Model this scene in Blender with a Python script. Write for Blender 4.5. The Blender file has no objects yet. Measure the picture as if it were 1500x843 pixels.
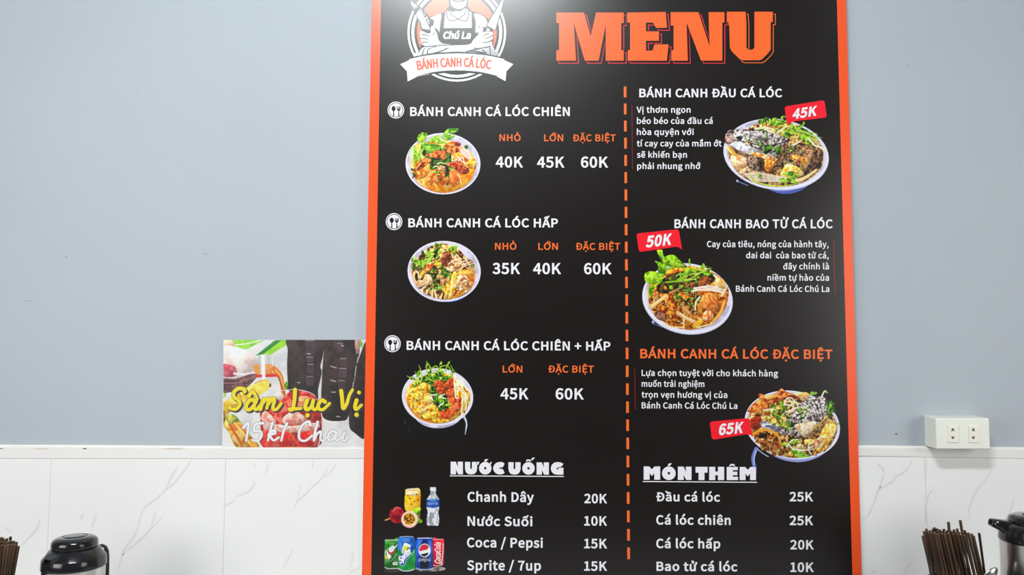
import bpy, bmesh, math, json
import numpy as np
from mathutils import Vector
from mathutils.geometry import tessellate_polygon

SC = bpy.context.scene
COL = SC.collection

# ------------------------------------------------------------------ camera
D = 1.82                    # distance from the camera to the painted wall (m)
FPX = 1167.0                # focal length in pixels of the 1500 px wide frame
PITCH = math.atan(6.25e-5 * FPX)
CAMZ = 1.40
cam = bpy.data.cameras.new('camera'); camo = bpy.data.objects.new('camera', cam); COL.objects.link(camo)
cam.sensor_width = 36; cam.lens = 36 * FPX / 1500; cam.clip_start = .02
SHX = 62.0                  # the photograph's vertical lines converge 62 px right of its centre
YAW = 0.0
camo.location = (0, 0, CAMZ); camo.rotation_euler = (math.pi / 2 + PITCH, 0.0, YAW)
SC.camera = camo

# ------------------------------------------------------------------ light
SC.view_settings.view_transform = 'Standard'; SC.view_settings.look = 'None'
SC.view_settings.gamma = 1; SC.view_settings.use_curve_mapping = False
SC.view_settings.exposure = 0.0
WS = .08
w = bpy.data.worlds.new('daylight'); SC.world = w; w.use_nodes = True
w.node_tree.nodes['Background'].inputs[0].default_value = (.93, .96, 1, 1)
w.node_tree.nodes['Background'].inputs[1].default_value = WS
def area(name, loc, size, power, aim, col=(1, .98, .95), spread=180):
    l = bpy.data.lights.new(name, 'AREA'); l.shape = 'RECTANGLE'; l.size, l.size_y = size; l.energy = power; l.color = col; l.spread = math.radians(spread)
    o = bpy.data.objects.new(name, l); COL.objects.link(o); o.location = loc
    o.rotation_euler = (Vector(aim) - Vector(loc)).to_track_quat('-Z', 'Y').to_euler(); return o
area('ceiling_panel', (-.24, .02, 3.26), (.85, .25), 68, (-.35, 1.82, 1.2), (.92, .98, 1))
area('right_tube', (2.05, -.1, 3.2), (.30, .30), 2, (.9, 1.82, 1.2), (.93, 1, 1))
area('left_fill', (-1.75, .1, 1.66), (1.1, 1.1), 8.0, (-.38, 1.82, 1.34), (1, .98, .965), 105)  # unseen fill light, added to brighten the left wall and tiles
area('right_fill', (2.2, .1, 1.66), (1.1, 1.1), 6.8, (.85, 1.82, 1.38), (1, .995, .97), 105)  # matching fill added out of view, lifts the right wall and tiles

# ------------------------------------------------------------------ helpers
cp, sp_ = math.cos(PITCH), math.sin(PITCH)
def at(px, py, Y):                       # where the sight line of a photo pixel meets the vertical plane y = Y
    a = (px - 750.0) / FPX; b = (421.5 - py) / FPX
    dy = cp - b * sp_; dz = sp_ + b * cp
    t = Y / dy
    return Vector((a * t, Y, CAMZ + dz * t))
def lin(c):
    c = np.asarray(c, float) / 255.
    return np.where(c <= .04045, c / 12.92, ((c + .055) / 1.055) ** 2.4)
GAIN = 1.0                               # print colours are read off the photograph under its light
def ink(c): return np.clip(lin(c) / GAIN, 0, .92)

def mat(name, col=(.8, .8, .8), rough=.5, metal=0., spec=.5, coat=0.):
    m = bpy.data.materials.new(name); m.use_nodes = True; b = m.node_tree.nodes['Principled BSDF']
    b.inputs['Base Color'].default_value = (*col, 1); b.inputs['Roughness'].default_value = rough
    b.inputs['Metallic'].default_value = metal; b.inputs['Specular IOR Level'].default_value = spec
    b.inputs['Coat Weight'].default_value = coat; b.inputs['Coat Roughness'].default_value = .1
    return m
def nodes(m): return m.node_tree.nodes, m.node_tree.links, m.node_tree.nodes['Principled BSDF']
def noise_mix(m, c1, c2, scale, lo=.35, hi=.65, detail=4, bump=0., dist=.002, stretch=None, rand=False):
    N_, L_, b = nodes(m)
    tc = N_.new('ShaderNodeTexCoord'); mp = N_.new('ShaderNodeMapping'); L_.new(tc.outputs['Object'], mp.inputs[0])
    if stretch: mp.inputs['Scale'].default_value = stretch
    n = N_.new('ShaderNodeTexNoise'); n.inputs['Scale'].default_value = scale; n.inputs['Detail'].default_value = detail
    L_.new(mp.outputs[0], n.inputs['Vector'])
    r = N_.new('ShaderNodeValToRGB'); r.color_ramp.elements[0].position = lo; r.color_ramp.elements[1].position = hi
    r.color_ramp.elements[0].color = (*c1, 1); r.color_ramp.elements[1].color = (*c2, 1)
    L_.new(n.outputs[0], r.inputs[0]); L_.new(r.outputs[0], b.inputs['Base Color'])
    if bump:
        n2 = N_.new('ShaderNodeTexNoise'); n2.inputs['Scale'].default_value = scale * 14; n2.inputs['Detail'].default_value = 3
        L_.new(mp.outputs[0], n2.inputs['Vector'])
        bp = N_.new('ShaderNodeBump'); bp.inputs['Strength'].default_value = bump; bp.inputs['Distance'].default_value = dist
        L_.new(n2.outputs[0], bp.inputs['Height']); L_.new(bp.outputs[0], b.inputs['Normal'])
    return m

def link(name, me, m=None, parent=None):
    o = bpy.data.objects.new(name, me); COL.objects.link(o)
    if m is not None:
        me.materials.clear(); me.materials.append(m)
    if parent is not None: o.parent = parent
    return o
def meshobj(name, verts, faces, m, parent=None, smooth_=False):
    me = bpy.data.meshes.new(name); me.from_pydata([tuple(v) for v in verts], [], faces); me.update()
    if smooth_: me.polygons.foreach_set('use_smooth', [True] * len(me.polygons))
    return link(name, me, m, parent)
def bmobj(name, bm, m, parent=None, smooth_=False):
    bmesh.ops.recalc_face_normals(bm, faces=bm.faces)
    me = bpy.data.meshes.new(name); bm.to_mesh(me); bm.free()
    if smooth_: me.polygons.foreach_set('use_smooth', [True] * len(me.polygons))
    return link(name, me, m, parent)
def tag(o, label=None, cat=None, group=None, kind=None):
    if label: o['label'] = label
    if cat: o['category'] = cat
    if group: o['group'] = group
    if kind: o['kind'] = kind
    return o
def empty(name, loc, label, cat, group=None):
    o = bpy.data.objects.new(name, None); COL.objects.link(o); o.location = loc; o.empty_display_size = .05
    return tag(o, label, cat, group)
def hexa(name, front, back, m, parent=None, bevel=0.):          # a block between two quads (each 4 points, same order)
    bm = bmesh.new(); v = [bm.verts.new(p) for p in list(front) + list(back)]
    for f in ((0, 1, 2, 3), (7, 6, 5, 4), (0, 4, 5, 1), (1, 5, 6, 2), (2, 6, 7, 3), (3, 7, 4, 0)): bm.faces.new([v[i] for i in f])
    if bevel: bmesh.ops.bevel(bm, geom=list(bm.edges), offset=bevel, segments=3, profile=.5, affect='EDGES')
    return bmobj(name, bm, m, parent)
def box(name, x0, y0, z0, x1, y1, z1, m, parent=None, bevel=0.):
    return hexa(name, [(x0, y0, z0), (x1, y0, z0), (x1, y0, z1), (x0, y0, z1)], [(x0, y1, z0), (x1, y1, z0), (x1, y1, z1), (x0, y1, z1)], m, parent, bevel)
def lathe_bm(prof, n=64, cx=0, cy=0, caps=True):
    bm = bmesh.new(); rings = []
    for r, z in prof:
        if r < 1e-6: rings.append([bm.verts.new((cx, cy, z))])
        else: rings.append([bm.verts.new((cx + r * math.cos(2 * math.pi * i / n), cy + r * math.sin(2 * math.pi * i / n), z)) for i in range(n)])
    for a, b in zip(rings, rings[1:]):
        for i in range(n):
            j = (i + 1) % n
            if len(a) == 1 and len(b) == 1: continue
            if len(a) == 1: bm.faces.new((a[0], b[i], b[j]))
            elif len(b) == 1: bm.faces.new((a[i], b[0], a[j]))
            else: bm.faces.new((a[i], b[i], b[j], a[j]))
    return bm
def tube_bm(pts, rad, n=10, flat=1.):
    bm = bmesh.new(); P = [Vector(p) for p in pts]; rings = []
    for i, p in enumerate(P):
        t = (P[min(i + 1, len(P) - 1)] - P[max(i - 1, 0)]).normalized()
        u = t.cross(Vector((0, 0, 1)) if abs(t.z) < .95 else Vector((0, 1, 0))).normalized(); v = t.cross(u)
        r = rad[i] if isinstance(rad, (list, tuple)) else rad
        rings.append([bm.verts.new(p + u * r * math.cos(2 * math.pi * k / n) + v * r * flat * math.sin(2 * math.pi * k / n)) for k in range(n)])
    for a, b in zip(rings, rings[1:]):
        for k in range(n): bm.faces.new((a[k], a[(k + 1) % n], b[(k + 1) % n], b[k]))
    bm.faces.new(rings[0][::-1]); bm.faces.new(rings[-1]); return bm

# ------------------------------------------------------------------ letter outlines (1000 units per em)
GLY = {}
for _r in """+496|215,104 281,104 281,299 463,299 463,360 281,360 281,556 215,556 215,360 34,360 34,299 215,299
,249|67,-170 121,-138 162,-96 188,-44 198,17 193,57 179,87 158,106 129,113 98,106 76,86 67,55 75,25 97,5 127,-2 137,-1 130,-39 112,-72 85,-100 47,-122
/351|10,-160 70,-160 337,710 278,710
0496|248,-12 333,10 397,73 438,180 452,330 438,478 397,583 333,646 248,667 164,646 100,583 59,478 45,330 59,180 100,73 164,10|248,55 198,71 158,120 132,206 123,330 132,453 158,538 198,587 248,602 299,587 339,538 364,453 374,330 364,206 339,120 299,71
1496|79,0 438,0 438,68 307,68 307,655 244,655 216,641 184,628 149,618 108,609 108,557 225,557 225,68 79,68
2496|39,0 451,0 451,71 270,71 244,70 217,68 189,66 163,64 268,171 349,275 401,376 420,475 407,554 368,614 308,653 229,667 171,660 121,641 76,611 36,571 83,525 112,555 145,579 180,595 219,601 272,591 310,564 332,523 340,471 322,383 267,285 173,174 39,48
3496|235,-12 317,1 384,38 429,97 446,175 435,237 406,285 362,320 307,341 307,346 355,369 392,404 415,448 424,503 409,572 370,624 309,656 232,667 179,661 131,645 89,620 50,589 94,537 123,563 156,583 191,596 230,601 276,593 311,572 333,540 341,497 331,448 301,408 245,381 159,372 159,309 255,300 318,273 352,232 363,178 353,127 326,89 284,65 230,56 179,63 135,79 99,103 68,131 26,79 62,45 108,16 165,-4
4496|304,0 381,0 381,181 468,181 468,246 381,246 381,655 290,655 18,234 18,181 304,181|304,246 103,246 304,560
5496|234,-12 314,3 383,47 431,117 449,213 433,306 390,372 328,410 251,422 223,420 198,415 175,407 153,396 170,585 416,585 416,655 98,655 77,349 121,322 147,338 173,350 199,358 230,360 286,350 328,321 356,274 366,211 355,146 325,98 281,67 226,56 174,62 131,78 95,102 65,129 24,75 61,43 107,15 164,-4
6496|269,-12 341,4 402,47 442,114 458,201 445,291 408,355 351,394 275,407 236,401 197,386 160,361 127,328 142,456 179,540 231,586 296,600 325,596 353,586 378,570 400,550 446,600 416,627 381,648 340,662 292,667 201,648 124,586 70,476 50,313 67,171 113,69 182,9|129,263 162,301 196,327 230,341 262,346 314,336 351,307 373,261 380,201 371,140 348,93 313,63 269,53 214,66 171,107 143,173
7496|177,0 262,0 275,175 304,325 361,464 454,606 454,655 44,655 44,585 362,585 280,453 226,319 193,171
8496|250,-12 334,1 398,37 440,91 455,157 446,218 421,265 386,302 345,330 345,334 375,362 403,399 424,443 432,492 419,562 384,617 327,652 252,665 181,653 124,619 86,567 72,499 80,451 99,410 127,376 161,348 161,344 117,314 79,274 51,223 41,163 57,93 100,38 166,1|295,356 239,380 192,409 159,448 147,499 154,542 176,575 209,597 251,604 298,595 333,571 354,534 362,488 358,452 345,418 324,386|251,49 196,58 153,83 124,122 114,170 120,215 139,255 167,289 204,318 270,290 325,258 363,217 377,160 368,115 343,80 303,57
9496|210,-12 299,8 375,73 428,186 448,356 431,492 385,589 315,647 227,667 155,651 95,608 54,541 39,454 52,365 89,301 146,262 220,248 261,254 301,270 338,295 371,328 355,200 318,116 267,70 207,56 176,60 147,70 120,85 97,106 52,55 82,29 118,7 160,-7|370,397 336,357 302,330 267,314 233,309 182,320 146,349 124,394 116,454 125,515 148,562 184,593 228,603 284,590 327,551 356,486
A544|4,0 87,0 150,200 390,200 452,0 540,0 317,655 225,655|171,265 270,585 369,265
B587|90,0 299,0 399,12 478,48 529,108 547,192 537,252 510,298 467,330 414,349 414,353 455,374 485,407 503,448 509,495 493,569 446,618 375,646 284,655 90,655|172,377 172,590 273,590 341,584 389,566 418,533 428,484 419,439 391,406 342,384 270,377|172,66 172,313 287,313 363,306 420,284 454,248 466,195 454,137 418,97 362,74 287,66
C570|337,-12 397,-5 450,13 497,42 538,82 492,135 460,104 424,80 385,66 341,61 256,80 192,133 151,218 137,330 152,440 194,523 259,576 343,594 383,590 418,577 450,558 477,533 522,586 489,617 448,642 399,660 342,667 227,643 135,576 74,470 52,327 73,184 133,78 223,11
D615|90,0 257,0 388,22 484,87 542,191 562,330 542,469 483,571 387,634 254,655 90,655|172,68 172,588 247,588 348,571 420,521 463,440 477,330 463,219 420,137 348,86 247,68
F494|90,0 172,0 172,294 423,294 423,364 172,364 172,585 467,585 467,655 90,655
H651|90,0 172,0 172,309 478,309 478,0 561,0 561,655 478,655 478,381 172,381 172,655 90,655
I262|90,0 172,0 172,655 90,655
K578|90,0 172,0 172,207 285,341 482,0 574,0 337,407 543,655 449,655 174,326 172,326 172,655 90,655
L486|90,0 459,0 459,71 172,71 172,655 90,655
N646|90,0 170,0 170,520 458,0 558,0 558,655 478,655 478,140 192,655 90,655
O663|332,-12 445,12 533,80 591,188 611,330 591,471 533,577 445,644 332,667 218,644 130,577 72,471 52,330 72,188 130,80 218,12|332,61 251,80 190,134 151,219 137,330 151,440 190,523 251,576 332,594 412,576 473,523 513,440 526,330 513,219 473,134 412,80
P566|90,0 172,0 172,261 281,261 379,273 455,310 504,373 522,463 504,553 454,613 377,645 277,655 90,655|172,328 172,588 266,588 342,582 396,561 429,523 440,463 429,402 398,360 345,336 270,328
Q663|332,57 251,76 190,131 151,217 137,330 151,440 190,523 251,576 332,594 412,576 473,523 513,440 526,330 513,217 473,131 412,76|532,-164 569,-162 601,-157 626,-149 610,-86 591,-91 568,-94 541,-96 490,-90 445,-74 407,-46 380,-8 474,28 548,99 595,201 611,330 591,471 533,577 445,644 332,667 218,644 130,577 72,471 52,330 69,199 118,96 194,25 291,-9 327,-71 380,-120 448,-153
S533|272,-12 364,3 434,42 479,101 494,174 484,238 455,286 412,322 359,349 266,390 228,407 193,429 167,458 157,500 166,539 191,569 229,588 280,594 323,590 362,578 397,559 429,534 472,586 434,619 388,644 336,661 280,667 197,654 132,618 89,563 73,493 86,430 117,383 160,349 206,325 300,284 344,264 379,241 402,210 410,167 401,124 374,90 331,68 273,61 222,67 174,83 130,109 92,142 43,85 89,45 144,15 205,-5
T536|226,0 309,0 309,585 508,585 508,655 28,655 28,585 226,585
U645|323,-12 416,3 490,50 540,137 558,270 558,655 478,655 478,268 466,169 433,105 384,71 323,61 263,71 214,105 182,169 170,268 170,655 88,655 88,270 105,137 155,50 229,3
V514|210,0 306,0 514,655 430,655 324,300 309,245 294,192 278,139 261,84 257,84 240,139 225,192 210,245 194,300 88,655 1,655
a503|194,-12 238,-6 279,9 318,31 355,58 357,58 365,0 432,0 432,299 422,381 392,443 340,484 264,498 207,492 155,477 110,456 73,434 105,378 136,397 171,414 209,425 250,430 299,420 330,392 346,353 350,307 217,284 124,248 70,196 53,126 63,68 93,24 138,-2|217,55 183,59 156,72 138,96 131,131 143,174 180,209 247,235 350,253 350,118 316,90 283,70 251,59
b553|296,-12 376,6 443,57 489,139 507,250 494,352 457,430 397,480 314,498 273,492 234,478 196,456 161,430 164,517 164,711 82,711 82,0 147,0 155,50 158,50 191,24 226,5 261,-7|282,57 256,60 227,68 196,84 164,107 164,363 198,391 231,412 262,425 293,429 352,416 392,380 415,323 422,249 411,169 382,108 338,70
c456|273,-12 316,-7 357,5 396,24 431,49 395,105 371,86 343,70 313,60 281,56 219,70 172,107 141,166 130,242 142,319 174,377 222,416 283,429 310,426 335,417 358,404 380,387 421,441 393,462 361,481 324,493 280,498 191,481 116,431 65,350 46,242 64,135 112,55 184,5
d554|248,-12 290,-6 329,9 364,31 395,57 398,57 405,0 472,0 472,711 390,711 390,525 394,442 363,465 331,483 297,494 257,498 178,480 111,429 65,349 47,242 62,134 102,55 165,5|265,57 209,70 167,106 140,165 131,243 142,319 172,378 217,416 272,429 301,426 331,417 360,401 390,378 390,123 360,94 329,74 298,61
e495|279,-12 325,-8 367,3 405,18 438,38 409,92 382,76 353,64 322,56 288,54 225,66 175,100 141,153 127,223 454,223 456,237 457,253 458,270 445,364 407,436 346,482 264,498 183,480 114,429 65,349 46,242 65,135 114,55 188,6|126,282 142,346 174,393 216,423 265,433 316,423 354,394 378,347 386,282
g504|246,-223 348,-210 425,-173 474,-120 492,-55 481,-3 449,32 396,53 323,60 227,60 176,67 150,85 142,113 146,136 157,155 173,171 196,162 221,156 245,154 315,166 371,199 409,253 423,323 420,353 412,380 399,404 383,423 483,423 483,485 314,485 294,492 271,496 245,498 175,486 118,451 78,396 63,324 69,283 83,247 103,217 127,194 127,190 108,174 90,154 78,129 73,100 79,66 95,39 117,21 117,16 87,-7 64,-34 50,-63 46,-94 60,-149 101,-190 165,-215|245,209 205,217 173,240 150,277 142,324 150,372 172,408 205,430 245,438 286,430 319,408 341,372 349,324 340,277 318,240 285,217|257,-167 198,-161 154,-144 127,-117 117,-82 122,-54 138,-26 166,0 188,-4 209,-6 229,-7 313,-7 355,-10 386,-21 405,-40 411,-69 400,-105 369,-137 321,-159
h543|82,0 164,0 164,352 198,384 230,408 262,422 297,426 338,419 367,396 383,355 389,297 389,0 470,0 470,307 461,389 434,449 388,485 322,498 275,491 233,474 196,448 161,416 164,517 164,711 82,711
i246|82,0 164,0 164,485 82,485|123,585 152,592 171,611 178,640 171,667 152,686 123,693 95,686 76,667 70,640 76,611 95,592
k494|82,0 163,0 163,128 254,234 396,0 484,0 301,290 463,485 372,485 166,230 163,230 163,711 82,711
l254|168,-12 188,-11 203,-8 215,-4 204,58 187,56 175,60 167,71 164,91 164,711 82,711 82,97 87,51 102,17 129,-4
m828|82,0 164,0 164,352 197,385 228,408 258,422 286,426 326,419 354,396 371,355 376,297 376,0 458,0 458,352 491,385 522,408 551,422 580,426 620,419 648,396 665,355 670,297 670,0 752,0 752,307 743,389 716,449 670,485 605,498 562,491 521,472 482,442 444,405 426,444 398,473 360,491 310,498 268,491 229,474 193,447 159,415 157,415 149,485 82,485
n545|82,0 164,0 164,352 198,384 230,408 262,422 297,426 338,419 367,396 383,355 389,297 389,0 470,0 470,307 461,389 434,449 388,485 322,498 275,491 233,474 194,447 159,415 157,415 149,485 82,485
o542|271,-12 356,5 428,55 477,135 495,242 477,350 428,431 356,481 271,498 186,481 114,431 65,350 46,242 65,135 114,55 186,5|271,56 213,70 169,107 141,166 130,242 141,319 169,377 213,416 271,429 328,416 373,377 402,319 412,242 402,166 373,107 328,70
p554|82,-205 164,-205 164,-40 162,45 195,20 229,3 263,-8 296,-12 376,6 443,57 489,139 507,250 494,352 457,430 397,480 314,498 272,492 232,477 194,455 159,429 157,429 149,485 82,485|282,57 256,60 227,68 196,84 164,107 164,363 199,391 231,412 263,425 293,429 352,416 392,380 415,323 422,249 411,169 382,108 338,70
q554|390,-205 472,-205 472,485 407,485 399,440 397,440 365,465 332,483 297,494 257,498 178,480 111,429 65,349 47,242 62,134 102,55 165,5 248,-12 289,-6 327,8 363,29 394,56 390,-32|265,57 209,70 167,106 140,165 131,243 142,319 172,378 217,416 272,429 301,426 331,417 360,401 390,378 390,123 360,94 329,74 298,61
r347|82,0 164,0 164,312 191,364 222,399 255,418 286,425 304,424 319,421 333,416 349,487 333,493 316,497 297,498 257,491 221,470 187,439 159,397 157,397 149,485 82,485
s419|209,-12 285,0 340,31 374,77 385,132 372,190 338,231 291,258 238,280 198,295 165,312 142,334 133,364 139,391 155,413 183,429 223,434 254,431 282,422 308,408 333,391 373,442 342,464 306,482 266,493 223,498 152,487 99,458 67,414 55,360 68,307 101,268 146,241 197,220 237,204 272,185 298,160 307,128 302,98 284,74 254,58 212,52 171,56 134,68 100,86 68,110 29,55 66,29 110,7 158,-7
t337|234,-12 265,-9 295,-2 324,6 308,68 291,61 272,56 253,55 217,61 194,79 182,108 178,147 178,419 310,419 310,485 178,485 178,622 110,622 101,485 24,481 24,419 97,419 97,150 104,84 127,33 169,0
u543|224,-12 271,-5 312,12 349,40 384,76 387,76 393,0 461,0 461,485 380,485 380,141 347,104 315,79 284,64 248,59 207,66 179,89 162,129 157,188 157,485 75,485 75,178 84,96 111,37 158,1
v466|187,0 282,0 454,485 374,485 282,209 271,173 259,137 248,101 237,66 232,66 221,101 210,137 199,173 188,209 97,485 12,485
y466|90,-209 155,-196 204,-161 243,-107 272,-41 454,485 374,485 287,216 277,183 267,148 257,113 248,79 243,79 231,113 218,148 206,183 195,216 97,485 12,485 206,-1 196,-38 178,-79 154,-112 124,-134 87,-142 73,-141 60,-138 49,-134 33,-199 50,-205 69,-208
Á544|254,696 405,811 358,867 217,737|4,0 87,0 150,200 390,200 452,0 540,0 317,655 225,655|171,265 270,585 369,265
Ê527|90,0 477,0 477,71 172,71 172,309 421,309 421,380 172,380 172,585 467,585 467,655 90,655|178,698 288,791 291,791 401,698 437,725 332,837 247,837 142,725
Ó663|332,-12 445,12 533,80 591,188 611,330 591,471 533,577 445,644 332,667 218,644 130,577 72,471 52,330 72,188 130,80 218,12|332,61 251,80 190,134 151,219 137,330 151,440 190,523 251,576 332,594 412,576 473,523 513,440 526,330 513,219 473,134 412,80|315,696 466,811 419,867 279,737
à503|194,-12 238,-6 279,9 318,31 355,58 357,58 365,0 432,0 432,299 422,381 392,443 340,484 264,498 207,492 155,477 110,456 73,434 105,378 136,397 171,414 209,425 250,430 299,420 330,392 346,353 350,307 217,284 124,248 70,196 53,126 63,68 93,24 138,-2|217,55 183,59 156,72 138,96 131,131 143,174 180,209 247,235 350,253 350,118 316,90 283,70 251,59|282,572 324,613 181,779 125,726
á503|194,-12 238,-6 279,9 318,31 355,58 357,58 365,0 432,0 432,299 422,381 392,443 340,484 264,498 207,492 155,477 110,456 73,434 105,378 136,397 171,414 209,425 250,430 299,420 330,392 346,353 350,307 217,284 124,248 70,196 53,126 63,68 93,24 138,-2|217,55 183,59 156,72 138,96 131,131 143,174 180,209 247,235 350,253 350,118 316,90 283,70 251,59|252,572 408,726 352,779 211,613
â503|194,-12 238,-6 279,9 318,31 355,58 357,58 365,0 432,0 432,299 422,381 392,443 340,484 264,498 207,492 155,477 110,456 73,434 105,378 136,397 171,414 209,425 250,430 299,420 330,392 346,353 350,307 217,284 124,248 70,196 53,126 63,68 93,24 138,-2|217,55 183,59 156,72 138,96 131,131 143,174 180,209 247,235 350,253 350,118 316,90 283,70 251,59|113,600 147,568 265,680 269,680 387,568 421,600 307,739 226,739
é495|279,-12 325,-8 367,3 405,18 438,38 409,92 382,76 353,64 322,56 288,54 225,66 175,100 141,153 127,223 454,223 456,237 457,253 458,270 445,364 407,436 346,482 264,498 183,480 114,429 65,349 46,242 65,135 114,55 188,6|126,282 142,346 174,393 216,423 265,433 316,423 354,394 378,347 386,282|249,572 405,726 349,779 207,613
ê495|279,-12 325,-8 367,3 405,18 438,38 409,92 382,76 353,64 322,56 288,54 225,66 175,100 141,153 127,223 454,223 456,237 457,253 458,270 445,364 407,436 346,482 264,498 183,480 114,429 65,349 46,242 65,135 114,55 188,6|126,282 142,346 174,393 216,423 265,433 316,423 354,394 378,347 386,282|109,600 144,568 261,680 265,680 383,568 418,600 304,739 223,739
í246|82,0 164,0 164,485 82,485|110,572 266,726 208,779 67,613
ò542|271,-12 356,5 428,55 477,135 495,242 477,350 428,431 356,481 271,498 186,481 114,431 65,350 46,242 65,135 114,55 186,5|271,56 213,70 169,107 141,166 130,242 141,319 169,377 213,416 271,429 328,416 373,377 402,319 412,242 402,166 373,107 328,70|285,572 327,613 186,779 129,726
ó542|271,-12 356,5 428,55 477,135 495,242 477,350 428,431 356,481 271,498 186,481 114,431 65,350 46,242 65,135 114,55 186,5|271,56 213,70 169,107 141,166 130,242 141,319 169,377 213,416 271,429 328,416 373,377 402,319 412,242 402,166 373,107 328,70|256,572 413,726 356,779 214,613
ú543|224,-12 271,-5 312,12 349,40 384,76 387,76 393,0 461,0 461,485 380,485 380,141 347,104 315,79 284,64 248,59 207,66 179,89 162,129 157,188 157,485 75,485 75,178 84,96 111,37 158,1|257,572 413,726 356,779 214,613
Đ637|112,0 280,0 411,22 506,87 565,191 585,330 565,469 506,571 409,634 276,655 112,655 112,366 33,364 33,321 112,321|195,68 195,321 343,321 343,366 195,366 195,588 269,588 370,571 442,521 485,440 500,330 485,219 442,137 370,86 269,68
đ554|265,57 209,69 167,102 140,154 131,223 142,290 172,343 217,377 272,390 301,387 331,378 360,363 390,339 390,123 360,94 329,74 298,61|229,571 390,571 390,485 394,402 363,426 331,443 297,455 257,458 178,442 111,394 65,320 47,223 62,124 102,50 165,4 248,-12 290,-6 329,8 364,29 394,55 397,55 403,0 472,0 472,571 544,576 544,618 472,618 472,711 390,711 390,618 229,618
ơ542|271,56 213,70 169,107 141,166 130,242 141,319 169,377 213,416 271,429 328,416 373,377 402,319 412,242 402,166 373,107 328,70|271,-12 356,5 428,55 477,135 495,242 489,305 473,360 447,407 414,444 455,461 490,488 514,527 524,577 521,605 512,632 500,655 437,627 445,609 450,590 451,572 446,535 429,507 401,488 364,477 334,489 303,495 271,498 186,481 114,431 65,350 46,242 65,135 114,55 186,5
ư543|224,-12 271,-5 312,12 349,40 384,76 387,76 393,0 461,0 461,455 496,471 526,497 548,535 557,587 554,615 546,642 534,665 470,636 477,619 482,600 484,582 478,539 460,511 434,494 401,485 380,485 380,141 347,104 315,79 284,64 248,59 207,66 179,89 162,129 157,188 157,485 75,485 75,178 84,96 111,37 158,1
ạ503|194,-12 238,-6 279,9 318,31 355,58 357,58 365,0 432,0 432,299 422,381 392,443 340,484 264,498 207,492 155,477 110,456 73,434 105,378 136,397 171,414 209,425 250,430 299,420 330,392 346,353 350,307 217,284 124,248 70,196 53,126 63,68 93,24 138,-2|217,55 183,59 156,72 138,96 131,131 143,174 180,209 247,235 350,253 350,118 316,90 283,70 251,59|248,-206 276,-199 295,-180 302,-151 295,-123 276,-105 248,-98 220,-105 201,-123 194,-151 201,-180 220,-199
ả503|194,-12 238,-6 279,9 318,31 355,58 357,58 365,0 432,0 432,299 422,381 392,443 340,484 264,498 207,492 155,477 110,456 73,434 105,378 136,397 171,414 209,425 250,430 299,420 330,392 346,353 350,307 217,284 124,248 70,196 53,126 63,68 93,24 138,-2|217,55 183,59 156,72 138,96 131,131 143,174 180,209 247,235 350,253 350,118 316,90 283,70 251,59|236,572 277,583 313,601 337,628 347,666 337,705 309,733 265,752 205,760 200,705 246,698 274,683 283,659 276,637 255,621 226,611
Ấ544|175,698 269,768 273,768 366,698 400,725 307,814 235,814 142,725|391,762 493,848 458,887 362,794|4,0 87,0 150,200 390,200 452,0 540,0 317,655 225,655|171,265 270,585 369,265
ấ503|194,-12 238,-6 279,9 318,31 355,58 357,58 365,0 432,0 432,299 422,381 392,443 340,484 264,498 207,492 155,477 110,456 73,434 105,378 136,397 171,414 209,425 250,430 299,420 330,392 346,353 350,307 217,284 124,248 70,196 53,126 63,68 93,24 138,-2|217,55 183,59 156,72 138,96 131,131 143,174 180,209 247,235 350,253 350,118 316,90 283,70 251,59|161,569 265,642 269,642 373,569 400,603 300,694 234,694 133,603|400,636 500,751 453,784 366,664
Ầ544|175,698 269,768 273,768 366,698 400,725 307,814 235,814 142,725|149,762 180,792 96,887 61,851|4,0 87,0 150,200 390,200 452,0 540,0 317,655 225,655|171,265 270,585 369,265
ầ503|194,-12 238,-6 279,9 318,31 355,58 357,58 365,0 432,0 432,299 422,381 392,443 340,484 264,498 207,492 155,477 110,456 73,434 105,378 136,397 171,414 209,425 250,430 299,420 330,392 346,353 350,307 217,284 124,248 70,196 53,126 63,68 93,24 138,-2|217,55 183,59 156,72 138,96 131,131 143,174 180,209 247,235 350,253 350,118 316,90 283,70 251,59|161,569 265,642 269,642 373,569 400,603 300,694 234,694 133,603|134,636 169,667 68,784 21,747
ắ503|194,-12 238,-6 279,9 318,31 355,58 357,58 365,0 432,0 432,299 422,381 392,443 340,484 264,498 207,492 155,477 110,456 73,434 105,378 136,397 171,414 209,425 250,430 299,420 330,392 346,353 350,307 217,284 124,248 70,196 53,126 63,68 93,24 138,-2|217,55 183,59 156,72 138,96 131,131 143,174 180,209 247,235 350,253 350,118 316,90 283,70 251,59|267,570 336,583 383,618 411,666 423,721 375,729 365,690 343,656 311,631 267,622 223,631 191,656 170,690 159,729 111,721 122,666 151,618 198,583|262,678 362,791 310,830 224,707
Ặ544|271,704 331,715 375,742 403,783 416,833 366,842 356,809 337,782 309,764 271,757 233,764 204,782 185,809 174,842 125,833 138,783 166,742 210,715|271,-206 299,-199 318,-180 325,-151 318,-123 299,-105 271,-98 242,-105 223,-123 216,-151 223,-180 242,-199|4,0 87,0 150,200 390,200 452,0 540,0 317,655 225,655|171,265 270,585 369,265
ẹ495|279,-12 325,-8 367,3 405,18 438,38 409,92 382,76 353,64 322,56 288,54 225,66 175,100 141,153 127,223 454,223 456,237 457,253 458,270 445,364 407,436 346,482 264,498 183,480 114,429 65,349 46,242 65,135 114,55 188,6|126,282 142,346 174,393 216,423 265,433 316,423 354,394 378,347 386,282|264,-206 291,-199 310,-180 317,-151 310,-123 291,-105 264,-98 235,-105 216,-123 209,-151 216,-180 235,-199
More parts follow.
